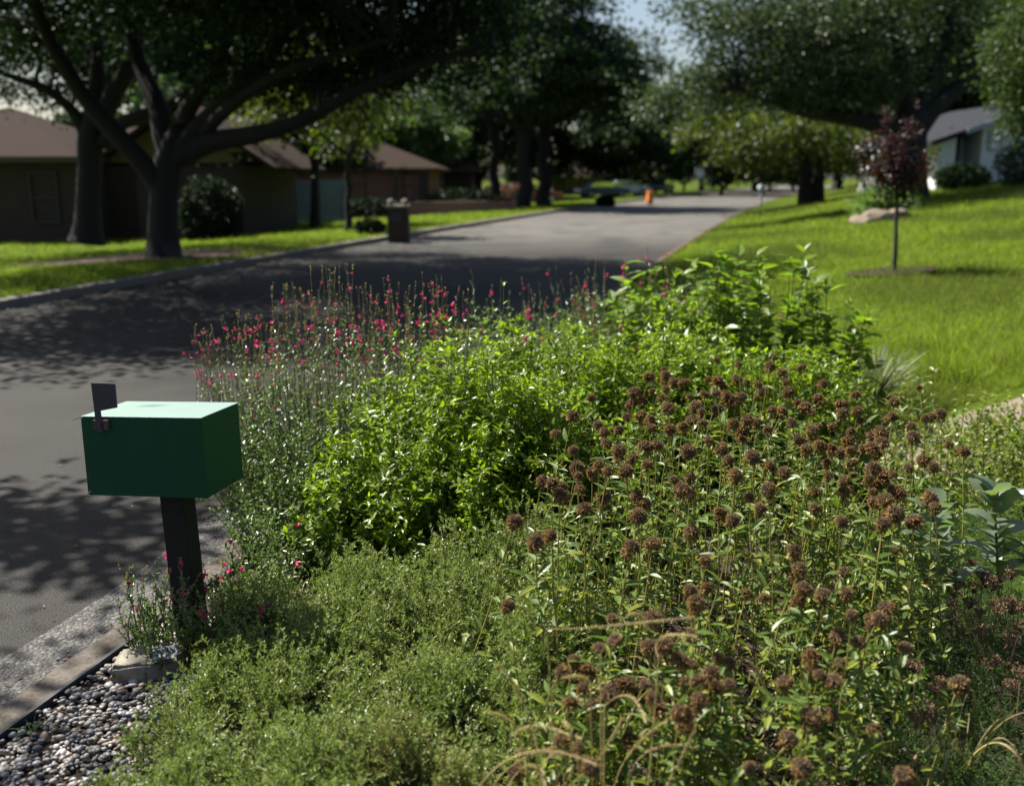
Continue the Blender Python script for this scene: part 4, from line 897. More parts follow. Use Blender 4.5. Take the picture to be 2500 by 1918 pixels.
# ---------------------------------------------------------------- pebbles
def pebbles(name, label, xy, smin, smax, layers, seed):
    import bmesh
    r = np.random.default_rng(seed); bm = bmesh.new(); bmesh.ops.create_icosphere(bm, subdivisions=2, radius=1)
    B = np.array([v.co[:] for v in bm.verts]); Fs = np.array([[v.index for v in f.verts] for f in bm.faces]); bm.free()
    n = len(xy); s_ = r.uniform(smin, smax, n) * r.choice([.75, 1, 1, 1.35], n)
    sc = s_[:, None] * np.stack([r.uniform(.8, 1.25, n), r.uniform(.65, .95, n), r.uniform(.45, .7, n)], 1)
    V = B[None] * sc[:, None]
    k = nrmz(r.normal(size=(n, 3))); V = V * (1 + .28 * np.einsum('nvk,nk->nv', B[None] + 0 * V, k)[..., None])
    a, b, c = r.uniform(0, 6.28, n), r.normal(0, .35, n), r.normal(0, .35, n)
    x1 = V[..., 0] * np.cos(a)[:, None] - V[..., 1] * np.sin(a)[:, None]; y1 = V[..., 0] * np.sin(a)[:, None] + V[..., 1] * np.cos(a)[:, None]; z1 = V[..., 2]
    y2 = y1 * np.cos(b)[:, None] - z1 * np.sin(b)[:, None]; z2 = y1 * np.sin(b)[:, None] + z1 * np.cos(b)[:, None]
    pz = zg(xy[:, 0], xy[:, 1]) + r.uniform(0, layers, n) + .004
    V = np.stack([x1 + xy[:, 0:1], y2 + xy[:, 1:2], z2 + pz[:, None]], -1)
    Fa = (np.arange(n) * len(B))[:, None, None] + Fs[None]
    return tag(G().add(V.reshape(-1, 3), Fa.reshape(-1, 3)).build(name, M['pebble'], smooth=True), label, 'gravel', kind='stuff')
rp = np.random.default_rng(95)
a = np.stack([rp.uniform(-2, -.2, 18000), rp.uniform(2.3, 3.75, 18000)], 1)
a = a[(a[:, 0] > xR(a[:, 1]) + .15) & (a[:, 0] < -.45 + (a[:, 1] - 2.5) * .0)][:6500]
pebbles('gravel', 'grey and tan river pebbles filling the bed corner inside the kerb', a, .0065, .0125, .018, 96)
a = np.stack([rp.normal(.15, .5, 1100), rp.normal(2.35, .22, 1100)], 1); pebbles('gravel', 'shaded pebbles on the soil under the arching straw grass', a, .008, .015, .008, 97)
a = np.stack([rp.normal(1.95, .22, 500), rp.normal(6.6, .28, 500)], 1); pebbles('gravel', 'pale pebbles around the foot of the spiky plant by the path', a, .015, .028, .01, 98)
a = np.stack([rp.uniform(-2.6, -.9, 600), rp.uniform(2.7, 5.2, 600)], 1); a = a[(a[:, 0] < xR(a[:, 1])) & (a[:, 0] > xR(a[:, 1]) - .3)]; pebbles('grit', 'loose grit scattered along the worn road shoulder', a, .003, .006, .0, 99)

# ---------------------------------------------------------------- bush builder
def bush(name, label, cat, base, lobes, nsh, k, mat, smat, tpl, L, W, seed, stem=.004, lt=(.3, 1.0), top=.0, out=1.0, fwd=.5, up=.2, spread=.35, group=None, jit=.35, hj=.12, hollow=.35, droop=0.0, sprig=None, upn=.75):
    r = np.random.default_rng(seed); base = np.array(base, float)
    t = thing(name, label, cat, base, group)
    lb = np.array(lobes, float); w = lb[:, 2] * lb[:, 3]; ch = r.choice(len(lb), nsh, p=w / w.sum()); q = lb[ch]
    a = r.uniform(0, 2 * np.pi, nsh); rr = r.random(nsh) ** .5
    tip = np.stack([q[:, 0] + q[:, 2] * rr * np.cos(a), q[:, 1] + q[:, 3] * rr * np.sin(a), np.zeros(nsh)], 1)
    hh = q[:, 4] * np.sqrt(np.maximum(.06, 1 - .8 * rr ** 2.4)) * (1 - np.abs(r.normal(0, hj, nsh))) * np.where(r.random(nsh) < hollow, r.uniform(.35, .95, nsh), 1) + top * (r.random(nsh) < .06)
    gz = zg(tip[:, 0], tip[:, 1]); tip[:, 2] = gz + hh
    b0 = np.stack([q[:, 0] + (tip[:, 0] - q[:, 0]) * spread + r.normal(0, .03, nsh), q[:, 1] + (tip[:, 1] - q[:, 1]) * spread + r.normal(0, .03, nsh), gz - .01], 1)
    mid = (b0 + tip) / 2 + np.stack([(tip[:, 0] - q[:, 0]) * .12, (tip[:, 1] - q[:, 1]) * .12, hh * .12], 1)
    pth = bez(b0, mid, tip, 7) + r.normal(0, .006, (nsh, 7, 3))
    g = G(); g.tubes(pth, stem * np.linspace(1.2, .35, 7)[None] * r.uniform(.7, 1.3, (nsh, 1)), 4); g.build('stems', smat, t, base)
    g = G(); tt = np.sort(r.uniform(lt[0], lt[1], (nsh, k)), 1); tt[:, -2:] = [.985, .999]
    leaves_on(g, r, pth, tt, tpl, L, W, out, fwd, up, 0, jit, droop, upn)
    if sprig:
        ns, sl, sk = sprig; s0, T = along(pth, r.uniform(.45, 1, (nsh, ns))); s0 = s0.reshape(-1, 3); T = T.reshape(-1, 3); m2 = len(s0)
        dr = rdir(r, m2, .55) + .5 * T; e2 = s0 + nrmz(dr) * sl * r.uniform(.5, 1.25, (m2, 1)); sp2 = bez(s0, (s0 + e2) / 2 - [0, 0, sl * .08], e2, 4)
        t2 = r.uniform(.2, 1, (m2, sk)); t2[:, -3:] = [.97, .985, .999]; leaves_on(g, r, sp2, t2, tpl, L, W, out, fwd, up, 0, jit, droop, upn)
    g.build('foliage', mat if not isinstance(mat, (list, tuple)) else mat[0], t, base)
    return t, pth, r
def humps(outline, nl, seed, smin=.38, smax=.58):
    r = np.random.default_rng(seed); out = []
    for (cx, cy_, rx, ry, h) in outline:
        for i in range(nl):
            a = r.uniform(0, 6.28); q = r.random() ** .5; s_ = r.uniform(smin, smax)
            out.append((cx + rx * q * math.cos(a), cy_ + ry * q * math.sin(a), rx * s_, ry * s_, h * (1 - .22 * q) * r.uniform(.86, 1.2)))
    return out
# big glossy green bush in the middle
bush('leafy_bush', 'dense bright green glossy-leaved bush filling the middle behind the dry flower heads', 'bush', (-.25, 4.75, 0),
     humps([(-.3, 4.75, .6, .58, 1.08), (-.2, 5.1, .3, .3, 1.2), (.1, 5.2, .7, .6, .98), (.65, 5.2, .4, .4, 1.04), (.95, 5.4, .5, .5, .94), (1.4, 5.3, .55, .5, .88), (.2, 4.6, .45, .45, .86), (-.62, 4.5, .36, .4, .76), (-.55, 4.25, .4, .35, .58), (-.15, 4.15, .4, .3, .55)], 7, 501) + [(-.3, 4.75, .58, .56, 1.04), (.1, 5.2, .65, .55, 1.0), (.8, 5.3, .65, .5, .9), (1.4, 5.3, .5, .45, .84), (.2, 4.6, .42, .42, .8), (-.66, 4.5, .36, .4, .86), (-.55, 4.22, .4, .33, .66), (-.78, 4.25, .25, .25, .5)],
     1850, 15, M['glossy'], M['salvia_stem'], LANCE, .041, .0175, 101, stem=.003, lt=(.3, 1), spread=.3, hj=.1, top=.07, out=1, fwd=.55, up=.1, sprig=(4, .09, 9), upn=1.1)
bush('leafy_bush', 'narrower upright glossy green bush rising behind toward the broad-leaved shrub', 'bush', (.95, 6.2, 0),
     [(.95, 6.0, .22, .22, 1.14), (1.2, 6.0, .36, .4, .86), (1.7, 5.6, .4, .4, .84), (.4, 6.0, .35, .35, .86)],
     330, 16, M['glossy'], M['salvia_stem'], LANCE, .046, .02, 102, stem=.003, lt=(.3, 1), spread=.4, hj=.1, sprig=(4, .09, 9))
# broad-leaved shrub
bush('broad_shrub', 'taller shrub with large drooping bright green leaves beside the lawn', 'shrub', (1.95, 7.1, zg(1.95, 7.1)),
     [(1.45, 7.0, .5, .45, 1.26), (1.85, 7.0, .45, .45, 1.22), (2.2, 6.9, .34, .4, 1.08), (1.0, 7.2, .4, .4, 1.22)],
     115, 17, M['shrub_big'], M['balm_stem'], LANCE, .14, .066, 103, stem=.006, lt=(.35, 1), spread=.4, hj=.1, up=.1, droop=.2, hollow=.25)
tt3 = bush('broad_shrub', 'single wispy upright stem of broad leaves standing above its shrub near the sapling', 'shrub', (2.15, 7.4, zg(2.15, 7.4)),
     [(2.15, 7.4, .1, .1, 1.25)], 1, 26, M['shrub_big'], M['balm_stem'], OVAL, .1, .045, 104, stem=.005, lt=(.4, 1))
# needle-leaved ground cover shrubs
def cushion(label, outline, n, seed, k=20, mat='needle', L=.0165, W=.005, nl=14):
    r = np.random.default_rng(seed + 500); lobes = []
    for (cx, cy_, rx, ry, h) in outline:       # each mound breaks up into small humps with gaps between
        for i in range(nl):
            a = r.uniform(0, 6.28); q = r.random() ** .5; s_ = r.uniform(.3, .48)
            lobes.append((cx + rx * q * math.cos(a), cy_ + ry * q * math.sin(a), rx * s_, ry * s_, h * (1 - .3 * q) * r.uniform(.78, 1.12)))
    b = (outline[0][0], outline[0][1], 0)
    t, pth, r = bush('cushion_shrub', label, 'shrub', b, lobes, n, k, M[mat], M['twig'], DIAMOND, L, W, seed, stem=.0018, lt=(.45, 1), spread=.2, hj=.14, out=.8, fwd=.8, up=.3, hollow=.3, sprig=(5, .06, 15), upn=1.3, group='needle-leaved cushion shrubs')
    return t, pth
cushion('low needle-leaved cushion shrub left of the dark hollow, nearest the black post', [(-.62, 3.3, .5, .46, .44), (-.62, 3.25, .2, .3, .4), (-.3, 3.5, .4, .4, .46), (-.86, 3.1, .28, .28, .36)], 1250, 111)
cushion('low needle-leaved cushion shrub at the bottom edge of the picture, spilling over the pebbles', [(-.55, 2.45, .46, .4, .36), (-.22, 2.55, .4, .36, .4), (-.82, 2.32, .3, .28, .26), (-.9, 2.68, .22, .2, .28), (-.55, 2.12, .5, .3, .31)], 1250, 112)
cushion('upright needle-leaved shrub between the glossy bush and the dry flower stalks', [(.0, 3.75, .3, .3, .55), (-.2, 3.9, .3, .28, .55), (.2, 3.6, .22, .25, .46)], 560, 113, nl=6)
cushion('rounded needle-leaved shrub just left of the lower dry flower heads', [(.02, 3.0, .28, .34, .43), (.14, 3.3, .22, .26, .42), (-.08, 2.75, .22, .22, .36)], 640, 114, nl=6)
cushion('yellowing needle-leaved tuft with dried tips at the bottom edge', [(-.28, 2.36, .24, .22, .4), (-.5, 2.2, .2, .18, .35)], 230, 115, 22, 'needle_yellow', nl=5)
# salvia bushes with pink flower spikes
def flower_mesh(seed):
    r = np.random.default_rng(seed); g = G(); n = 5
    d = np.array([(0, .9, .35), (.55, .75, -.35), (-.55, .75, -.35), (.15, .95, -.5), (-.1, .6, .7)]) + r.normal(0, .12, (5, 3))
    g.place(OVAL, np.zeros((n, 3)) + np.array([0, .004, 0]), d, rdir(r, n, 1), .017, .0095); g.place(DIAMOND, np.zeros((2, 3)), np.array([(0, 1, .2), (.2, 1, -.1)]), rdir(r, 2), .011, .006)
    return g
protoF = []
def salvia(label, base, lobes, nsh, seed, nsp, fh, nfl, big=1.0, leafk=18, L=.019, lean=0.0, tops=None):
    t, pth, r = bush('salvia_bush', label, 'bush', base, lobes, nsh, leafk, M['salvia'], M['salvia_stem'], OVAL, L, L * .5, seed, stem=.0026, lt=(.2, 1), spread=.3, hj=.16, out=1, fwd=.55, up=.2, hollow=.45)
    base = np.array(base, float)
    # flowering stalks
    if tops is None:
        idx = r.choice(len(pth), nsp); s0 = pth[idx, 3 + r.integers(0, 3, nsp)]
        e = pth[idx, -1] + np.stack([r.normal(0, .05, nsp), r.normal(0, .05, nsp), r.uniform(.35, 1.1, nsp) * fh], 1)
    else:
        e = np.array(tops); nsp = len(e); allp = pth[:, 4]; idx = np.linalg.norm(allp[None, :, :2] - e[:, None, :2], axis=2).argmin(1); s0 = allp[idx]
    m_ = s0 * .45 + e * .55; m_[:, :2] = s0[:, :2] * .3 + e[:, :2] * .7 + r.normal(0, .035, (nsp, 2))
    sp_ = bez(s0, m_, e, 8) + r.normal(0, .005, (nsp, 8, 3))
    g = G(); g.tubes(sp_, .0019 * np.linspace(1.2, .5, 8)[None], 4)
    leaves_on(g, r, sp_, r.uniform(.45, 1, (nsp, 13)), DIAMOND, .011, .006, 1, .5, .3, 1); leaves_on(g, r, sp_, np.repeat(np.array([[.99, .995, .97]]), nsp, 0), DIAMOND, .012, .006, .5, 1, .3, 1); leaves_on(g, r, sp_, r.uniform(.0, .72, (nsp, 26)), OVAL, .018, .0085, 1, .5, .2, 2)
    g.build('flower_stalks', [M['salvia_stem'], M['calyx'], M['salvia']], t, base)
    if not protoF:
        for i in range(4):
            o = flower_mesh(200 + i).build('flower', M['pink'], t, None); protoF.append(o)
        fresh = True
    else: fresh = False
    nf = nfl; i = r.integers(0, nsp, nf); tq = np.clip(1 - np.abs(r.normal(0, .4, nf)), .15, 1)
    p, T = along(sp_[i], tq[:, None]); p = p[:, 0] + r.normal(0, .008, (nf, 3))
    for j in range(min(nf, 96)):
        if fresh and j < 4: o = protoF[j]
        else:
            o = protoF[int(r.integers(0, 4))].copy(); COL.objects.link(o)
        o.parent = t; o.location = p[j] - base; o.rotation_euler = (r.normal(0, .5), r.normal(0, .5), r.uniform(0, 6.28)); s_ = r.uniform(.8, 1.35) * big; o.scale = (s_,) * 3
    if nf > 96:
        g = G(); q = p[96:]; n = len(q)
        for rep in range(4): g.place(OVAL, q, rdir(r, n, .2), rdir(r, n), .016 * big, .009 * big)
        tag(g.build('flowers', M['pink'], t, base), kind='stuff')
    return t
rt = np.random.default_rng(120)
tops = []
for px, py in [(465, 815), (480, 790), (500, 800), (520, 795), (545, 770), (560, 815), (585, 760), (600, 790), (615, 770), (640, 765), (650, 790), (670, 690), (680, 745), (700, 690), (715, 690), (735, 705), (750, 720), (785, 650), (795, 655), (812, 665), (830, 645), (845, 645), (870, 700), (895, 690), (905, 705), (920, 720), (945, 670), (970, 690), (995, 700), (1008, 720), (1030, 665), (1060, 668), (1085, 675), (1095, 710), (1110, 750), (1130, 710), (1120, 700), (780, 705), (765, 720), (725, 765), (690, 790), (660, 800), (630, 815), (860, 745), (890, 760), (930, 750), (960, 745), (1000, 760), (1040, 730), (1070, 750), (820, 720), (590, 815), (540, 830), (505, 835)]:
    for k_ in range(4):
        yv = rt.uniform(4.9, 5.9); q = PD(px + rt.normal(0, 14 if k_ else 2), py + abs(rt.normal(0, 28)) * (k_ > 0), yv); tops.append(q)
salvia('large airy salvia bush with many pink flowers on tall thin stalks behind the mailbox', (-1.0, 4.9, 0), [(-.95, 5.0, .6, .6, .95), (-1.3, 5.2, .5, .5, .88), (-.55, 5.4, .55, .5, 1.06), (-1.1, 4.55, .4, .4, .74), (-.85, 4.35, .35, .3, .55), (-1.02, 4.05, .26, .26, .42), (-.72, 4.05, .25, .22, .4)], 1150, 121, 0, .4, 260, .95, tops=tops, L=.022, leafk=26)
salvia('small salvia with a few pink flowers growing round the foot of the black post', (-1.2, 3.42, 0), [(-1.3, 3.36, .16, .14, .34), (-1.06, 3.36, .2, .14, .36), (-1.36, 3.5, .12, .12, .4), (-1.0, 3.6, .2, .2, .34), (-1.2, 3.28, .14, .08, .24)], 190, 122, 34, .2, 26, 1.0, 20, .018)
salvia('hazy grey-green salvia with coral flowers farther along the kerb', (1.0, 8.3, zg(1.0, 8.3)), [(.75, 8.2, .55, .6, .86), (1.35, 8.4, .55, .6, .95), (.35, 7.6, .4, .5, .8), (1.8, 8.2, .5, .5, .9), (.6, 6.9, .4, .4, .95), (1.05, 6.8, .35, .35, .95)], 760, 123, 220, .34, 85, 1.1, 16, .024)
salvia('pale lantana-like bush with small round leaves above the road edge', (.05, 7.0, 0), [(-.1, 7.1, .35, .4, .88), (.25, 7.0, .3, .4, .84)], 260, 124, 40, .3, 16, 1.3, 18, .03)

# spiky plant by the path
bY = gp(*P(2135, 985, .05)[:2]); ry = np.random.default_rng(130)
ty_ = thing('spiky_plant', 'rosette of stiff pale grey-green spiky leaves between glossy bush and path', 'plant', bY)
n = 130; a = ry.uniform(0, 6.28, n); e = bY + np.stack([np.cos(a) * ry.uniform(.12, .48, n), np.sin(a) * ry.uniform(.12, .48, n), ry.uniform(.18, .46, n)], 1)
pth = bez(np.repeat(bY[None], n, 0), (bY + e) / 2 + [0, 0, .1], e, 6); wv_ = .008 * np.array([1, 1, .9, .75, .5, .1])
g = G(); T_ = np.gradient(pth, axis=1); sd = nrmz(np.cross(T_, [0, 0, 1.]))
V = np.stack([pth - sd * wv_[None, :, None], pth + [0, 0, -.004], pth + sd * wv_[None, :, None]], 2).reshape(-1, 3)
i0 = (np.arange(n)[:, None] * 18 + np.arange(5)[None] * 3)[..., None]; fq = np.concatenate([i0 + np.array([[[0, 1, 4, 3]]]), i0 + np.array([[[1, 2, 5, 4]]])]).reshape(-1, 4)
g.add(V, fq); g.build('leaves', M['yucca'], ty_, bY)
G().lathe([(.03, -.02), (.06, .0), (.05, .06), (.02, .1)], 10, bY).build('crown', M['twig'], ty_, bY)

# ---------------------------------------------------------------- dry bee balm stalks
crops = [((1300, 850, 3.36), [(1515,85),(1690,130),(1985,75),(1955,140),(1080,165),(955,230),(1095,215),(1165,280),(1240,275),(1430,250),(1525,265),(1565,310),(1680,245),(1760,275),(1850,290),(1885,350),(830,350),(980,345),(1090,330),(1060,400),(480,400),(830,430),(915,430),(800,460),(1290,390),(1410,365),(1505,360),(1595,380),(1630,420),(1715,390),(1830,400),(1335,470),(1110,475),(330,545),(770,555),(890,545),(1520,500),(1385,515),(1965,500),(540,625),(710,665),(970,575),(970,645),(1310,580),(1395,605),(1125,660),(1235,630),(1650,610),(1765,580),(1840,600),(1720,675),(1725,740),(1925,660),(595,680),(190,690),(610,770),(335,830),(710,830),(930,800),(1020,790),(1280,845),(1445,750),(1540,815),(815,900),(540,950),(365,970),(770,1000),(490,1005),(620,1000),(940,950),(1610,910),(1810,890),(85,1080),(160,1100),(380,1040),(1150,1070),(1290,1055),(1670,1035),(1950,960),(240,1130),(230,1205),(390,1155),(585,1210),(850,1200),(1230,1150),(1290,1190),(1925,1150),(1785,1220),(920,1270),(1545,1340),(1870,1310),(420,1310),(870,1370),(1645,1405),(1305,1495),(145,1530),(30,1570),(820,1620),(985,1590)]),
 ((1900, 850, 3.36), [(185,155),(375,290),(30,195),(60,275),(80,350),(635,375),(155,440),(320,410),(270,520),(215,470),(520,450),(530,525),(40,510),(655,505),(675,595),(945,430),(940,560),(1155,320),(1330,530),(1205,570),(1260,555),(1090,630),(1105,720),(845,680),(775,715),(110,600),(330,640),(445,630),(280,670),(160,740),(595,675),(580,750),(235,815),(350,795),(440,815),(510,855),(600,830),(700,815),(855,765),(800,860),(770,800),(600,940),(400,930),(1400,780),(1525,840),(1065,965),(1270,965),(1190,910),(785,975),(935,1030),(855,1030),(50,1005),(415,1035),(535,1080),(745,1065),(815,1110),(540,1165),(300,1175),(780,1175),(785,1250),(880,1235),(930,1150),(985,1185),(1285,1290),(1260,1220),(300,1305),(965,1350),(860,1430),(1105,1415),(520,1415),(130,1650),(965,1640)]),
 ((1650, 1250, 2.515), [(730,225),(760,340),(745,385),(1030,355),(90,475),(190,455),(125,545),(440,495),(545,520),(785,465),(755,540),(900,495),(1050,490),(1285,585),(1080,630),(1190,640),(1200,690),(1250,650),(90,740),(995,750),(1125,795),(980,820),(830,875),(1010,930),(1410,825),(880,990),(965,1030),(665,1035),(35,905),(95,930),(255,890),(330,915),(215,975),(130,1025),(55,1040),(225,1055),(325,1050),(140,1145),(1740,1040),(30,1230),(70,1290),(835,1245),(970,1240),(1210,1325),(695,1385),(450,1570),(1390,1605),(780,1560),(180,285)]),
 ((800, 1250, 2.433), [(1115,50),(1330,130),(1230,170),(1075,550),(1690,625),(1925,625),(1700,755),(1610,800),(1910,790),(2000,780),(1460,870),(1545,930),(1385,950),(1515,1035),(1675,1065),(1775,1020),(1880,1020),(1575,1140),(1445,1120),(1935,1090),(1960,1150),(1390,1345),(1490,1385),(1565,1510),(1800,1345),(1110,1540)])]
def head_mesh(seed):
    r = np.random.default_rng(seed); import bmesh
    bm = bmesh.new(); bmesh.ops.create_icosphere(bm, subdivisions=2, radius=.0165)
    V = np.array([v.co[:] for v in bm.verts]) * [1, 1, .85]; Fs = np.array([[v.index for v in f.verts] for f in bm.faces]); bm.free()
    g = G(); g.add(V, Fs, 1)
    d = rdir(r, 420, .5); d = d[d[:, 2] > -.05]; n = len(d)
    g.place(BLADE, d * .0145 * [1, 1, .85], d + r.normal(0, .3, (n, 3)), rdir(r, n), r.uniform(.004, .0085, n), r.uniform(.002, .0032, n))
    a = r.uniform(0, 6.28, 230); zz = r.uniform(-.75, .45, 230); d = nrmz(np.stack([np.cos(a), np.sin(a), zz], 1)); n = len(d)
    dd = d.copy(); dd[:, 2] -= r.uniform(.1, .9, n)
    g.place(LANCE, d * .0135 * [1, 1, .85], dd + r.normal(0, .3, (n, 3)), d + r.normal(0, .4, (n, 3)), r.uniform(.008, .0145, n), r.uniform(.0028, .0048, n), 2)
    n = 18; a = r.uniform(0, 6.28, n); d = np.stack([np.cos(a), np.sin(a), r.uniform(-1.4, -.3, n)], 1)
    g.place(OVAL, d * .008 + [0, 0, -.008], d + r.normal(0, .2, (n, 3)), rdir(r, n), r.uniform(.012, .02, n), r.uniform(.004, .007, n), 2)
    if seed % 3 == 0:   # a second, smaller whorl below
        d = rdir(r, 110); g.place(LANCE, d * [.009, .009, .006] + [0, 0, -.03], d, rdir(r, 110), .009, .0035, 2)
    return g
protoH = []; hr = np.random.default_rng(140)
pts = [(ox + a / s_, oy + b / s_) for (ox, oy, s_), l in crops for a, b in l]
def stalk(hp, h, head, nleaf, idx, name, lab, grp, m_leaf, lean=.14):
    r = np.random.default_rng(3000 + idx)
    bx, by = hp[0] + r.normal(0, lean), hp[1] + r.normal(.02, lean); bz = float(zg(bx, by)); base = np.array([bx, by, bz])
    t = thing(name, lab, 'flower stalk', base, grp)
    e = np.array(hp); b0 = base - [0, 0, .01]
    pth = bez(b0[None], np.array([[b0[0] * .4 + e[0] * .6, b0[1] * .4 + e[1] * .6, b0[2] + (e[2] - b0[2]) * .55]]), e[None], 9) + r.normal(0, .003, (1, 9, 3))
    pth[0, -1] = e
    g = G(); g.tubes(pth, .0032 * np.linspace(1.15, .55, 9)[None] * r.uniform(.8, 1.15), 5); g.build('stem', M['balm_stem'], t, base)
    g = G(); tt = np.repeat(np.linspace(.22, .84, nleaf // 2) + r.normal(0, .02, nleaf // 2), 2)[None]
    leaves_on(g, r, pth, tt, LANCE, .066, .021, 1, .35, .1, 0, .4, r.uniform(-.1, .45)); 
    # side shoots with small leaves
    s0, T = along(pth, r.uniform(.25, .72, (1, 6))); s0 = s0[0]; e2 = s0 + rdir(r, 6, .7) * r.uniform(.05, .12, (6, 1)); sp_ = bez(s0, (s0 + e2) / 2, e2, 4)
    leaves_on(g, r, sp_, r.uniform(.3, 1, (6, 6)), LANCE, .034, .012, 1, .6, .2); g.build('leaves', m_leaf, t, base)
    if head:
        if len(protoH) < 7:
            o = head_mesh(300 + len(protoH)).build('seed_head', [M['head'], M['head_core'], M['head_side']], t); protoH.append(o)
        else:
            o = protoH[int(r.integers(0, 7))].copy(); COL.objects.link(o); o.parent = t
        o.location = e - base; o.rotation_euler = (r.normal(0, .42), r.normal(0, .42), r.uniform(0, 6.28)); s_ = r.uniform(.7, 1.32); o.scale = (s_ * r.uniform(.9, 1.1), s_, s_ * r.uniform(.72, 1.05))
    return t
for i, (px, py) in enumerate(pts):
    zh = float(np.interp(py, [870, 1150, 1400, 1650, 1880], [.87, .78, .62, .5, .36])) + hr.normal(0, .035)
    hp = P(px, py, zh)
    if px > 2180 and py < 1250: hp = P(px, py, .72)
    row = 'tall far rows' if py < 1130 else ('middle rows' if py < 1450 else 'low front rows')
    wh = {'tall far rows': ('dry brown-headed flower stalk in the tall far rows before the glossy bush', 'dry flower stalks in the tall far rows'), 'middle rows': ('dry brown-headed flower stalk in the middle rows right of the needle shrubs', 'dry flower stalks in the middle rows'),
          'low front rows': ('dry brown-headed flower stalk in the low front rows near the straw grass', 'dry flower stalks in the low front rows')}[row]
    stalk(hp, zh, True, 14, i, 'bee_balm_stalk', wh[0], wh[1], M['balm_leaf'])
# leafy undergrowth among the stalks, one mass
def undergrowth():
    r = np.random.default_rng(150)
    c = np.array([j for j in hr.choice(len(pts), 460) if pts[j][1] < 1560 or r.random() < .22]); n = len(c); P0 = np.array([P(*pts[j], .3) for j in c]); b = P0 + r.normal(0, .16, (n, 3)); b[:, 2] = zg(b[:, 0], b[:, 1])
    hgt = r.uniform(.2, .62, n) * np.clip(.55 + (b[:, 1] - 2.4) * .25, .45, 1.15); e = b + np.stack([r.normal(0, .07, n), r.normal(0, .07, n), hgt], 1)
    pth = bez(b, (b + e) / 2 + r.normal(0, .02, (n, 3)), e, 6); g = G(); g.tubes(pth, .0022, 4, 1)
    leaves_on(g, r, pth, np.sort(r.uniform(.25, 1, (n, 20)), 1), LANCE, .052, .018, 1, .4, .15, 0, .4)
    tag(g.build('bee_balm_undergrowth', [M['balm_leaf'], M['balm_stem']]), 'green leafy undergrowth between the dry brown-headed stalks', 'undergrowth', kind='stuff')
undergrowth()

# ---------------------------------------------------------------- straw grass, milkweed, yarrow, rose, litter
def straw_arcs():
    r = np.random.default_rng(165); c2 = [[(1240,1400),(1150,1100),(1010,900)],[(1170,1640),(1130,1300),(930,1185)],[(890,1640),(1180,1425),(1600,1500)],[(980,1640),(1130,1480),(1440,1370)],[(1245,1640),(1130,1440),(1180,1420)],
      [(1500,1640),(1650,1400),(1750,1225)],[(1480,1370),(1440,1290),(1400,1240)],[(1640,1150),(1790,1090),(1890,1250)],[(1300,690),(1600,680),(2180,620)],[(1620,840),(1790,610),(1900,690)],[(1965,860),(1980,745),(2190,735)],
      [(1260,1640),(1330,1440),(1560,1460)],[(1400,1300),(1230,1265),(1110,1320)],[(1700,1640),(1800,1420),(2010,1240)],[(1230,1275),(1330,1290),(1500,1340)],[(1780,1640),(1900,1420),(2190,1400)],[(1060,1640),(1200,1500),(1300,1640)],[(1380,1640),(1440,1560),(1500,1420)],[(2000,1640),(2080,1500),(2190,1260)],[(1560,1080),(1540,990),(1400,980)]]
    b0 = gp(.25, 2.12); t = thing('straw_grass', 'arching straw-coloured grass with fuzzy drooping seed heads at the bottom centre edge', 'grass tuft', b0)
    pth = []
    for arc in c2:
        Y0 = r.uniform(2.02, 2.2); q = [PD(800 + x_ / 2.433, 1250 + y_ / 2.433, Y0 + dy) for (x_, y_), dy in zip(arc, (0, r.normal(0, .04), r.normal(0, .06)))]
        ctl = 2 * q[1] - (q[0] + q[2]) / 2; pth.append(bez(q[0][None], ctl[None], q[2][None], 16)[0])
    pth = np.array(pth); n = len(pth); low = pth[:, 0].copy(); foot = np.stack([b0[0] + (low[:, 0] - b0[0]) * .7, np.full(n, 2.12), np.zeros(n)], 1)
    feet = bez(foot, (foot * .4 + low * .6) + [0, 0, -.03], low, 6)
    g = G(); g.tubes(feet, .0016, 4); g.tubes(pth, .0015, 4); g.build('stalks', M['strawgrass'], t, b0)
    g = G(); g.tubes(pth[:, 7:], np.array([.0008, .0013, .0018, .002, .002, .002, .0018, .0013, .0005])[None], 5)
    p, T = along(pth, r.uniform(.45, 1, (n, 260))); p = p.reshape(-1, 3); T = T.reshape(-1, 3)
    g.place(DIAMOND, p, T + r.normal(0, .55, p.shape), rdir(r, len(p)), .009, .0013); g.build('seed_heads', M['strawgrass'], t, b0)
straw_arcs()
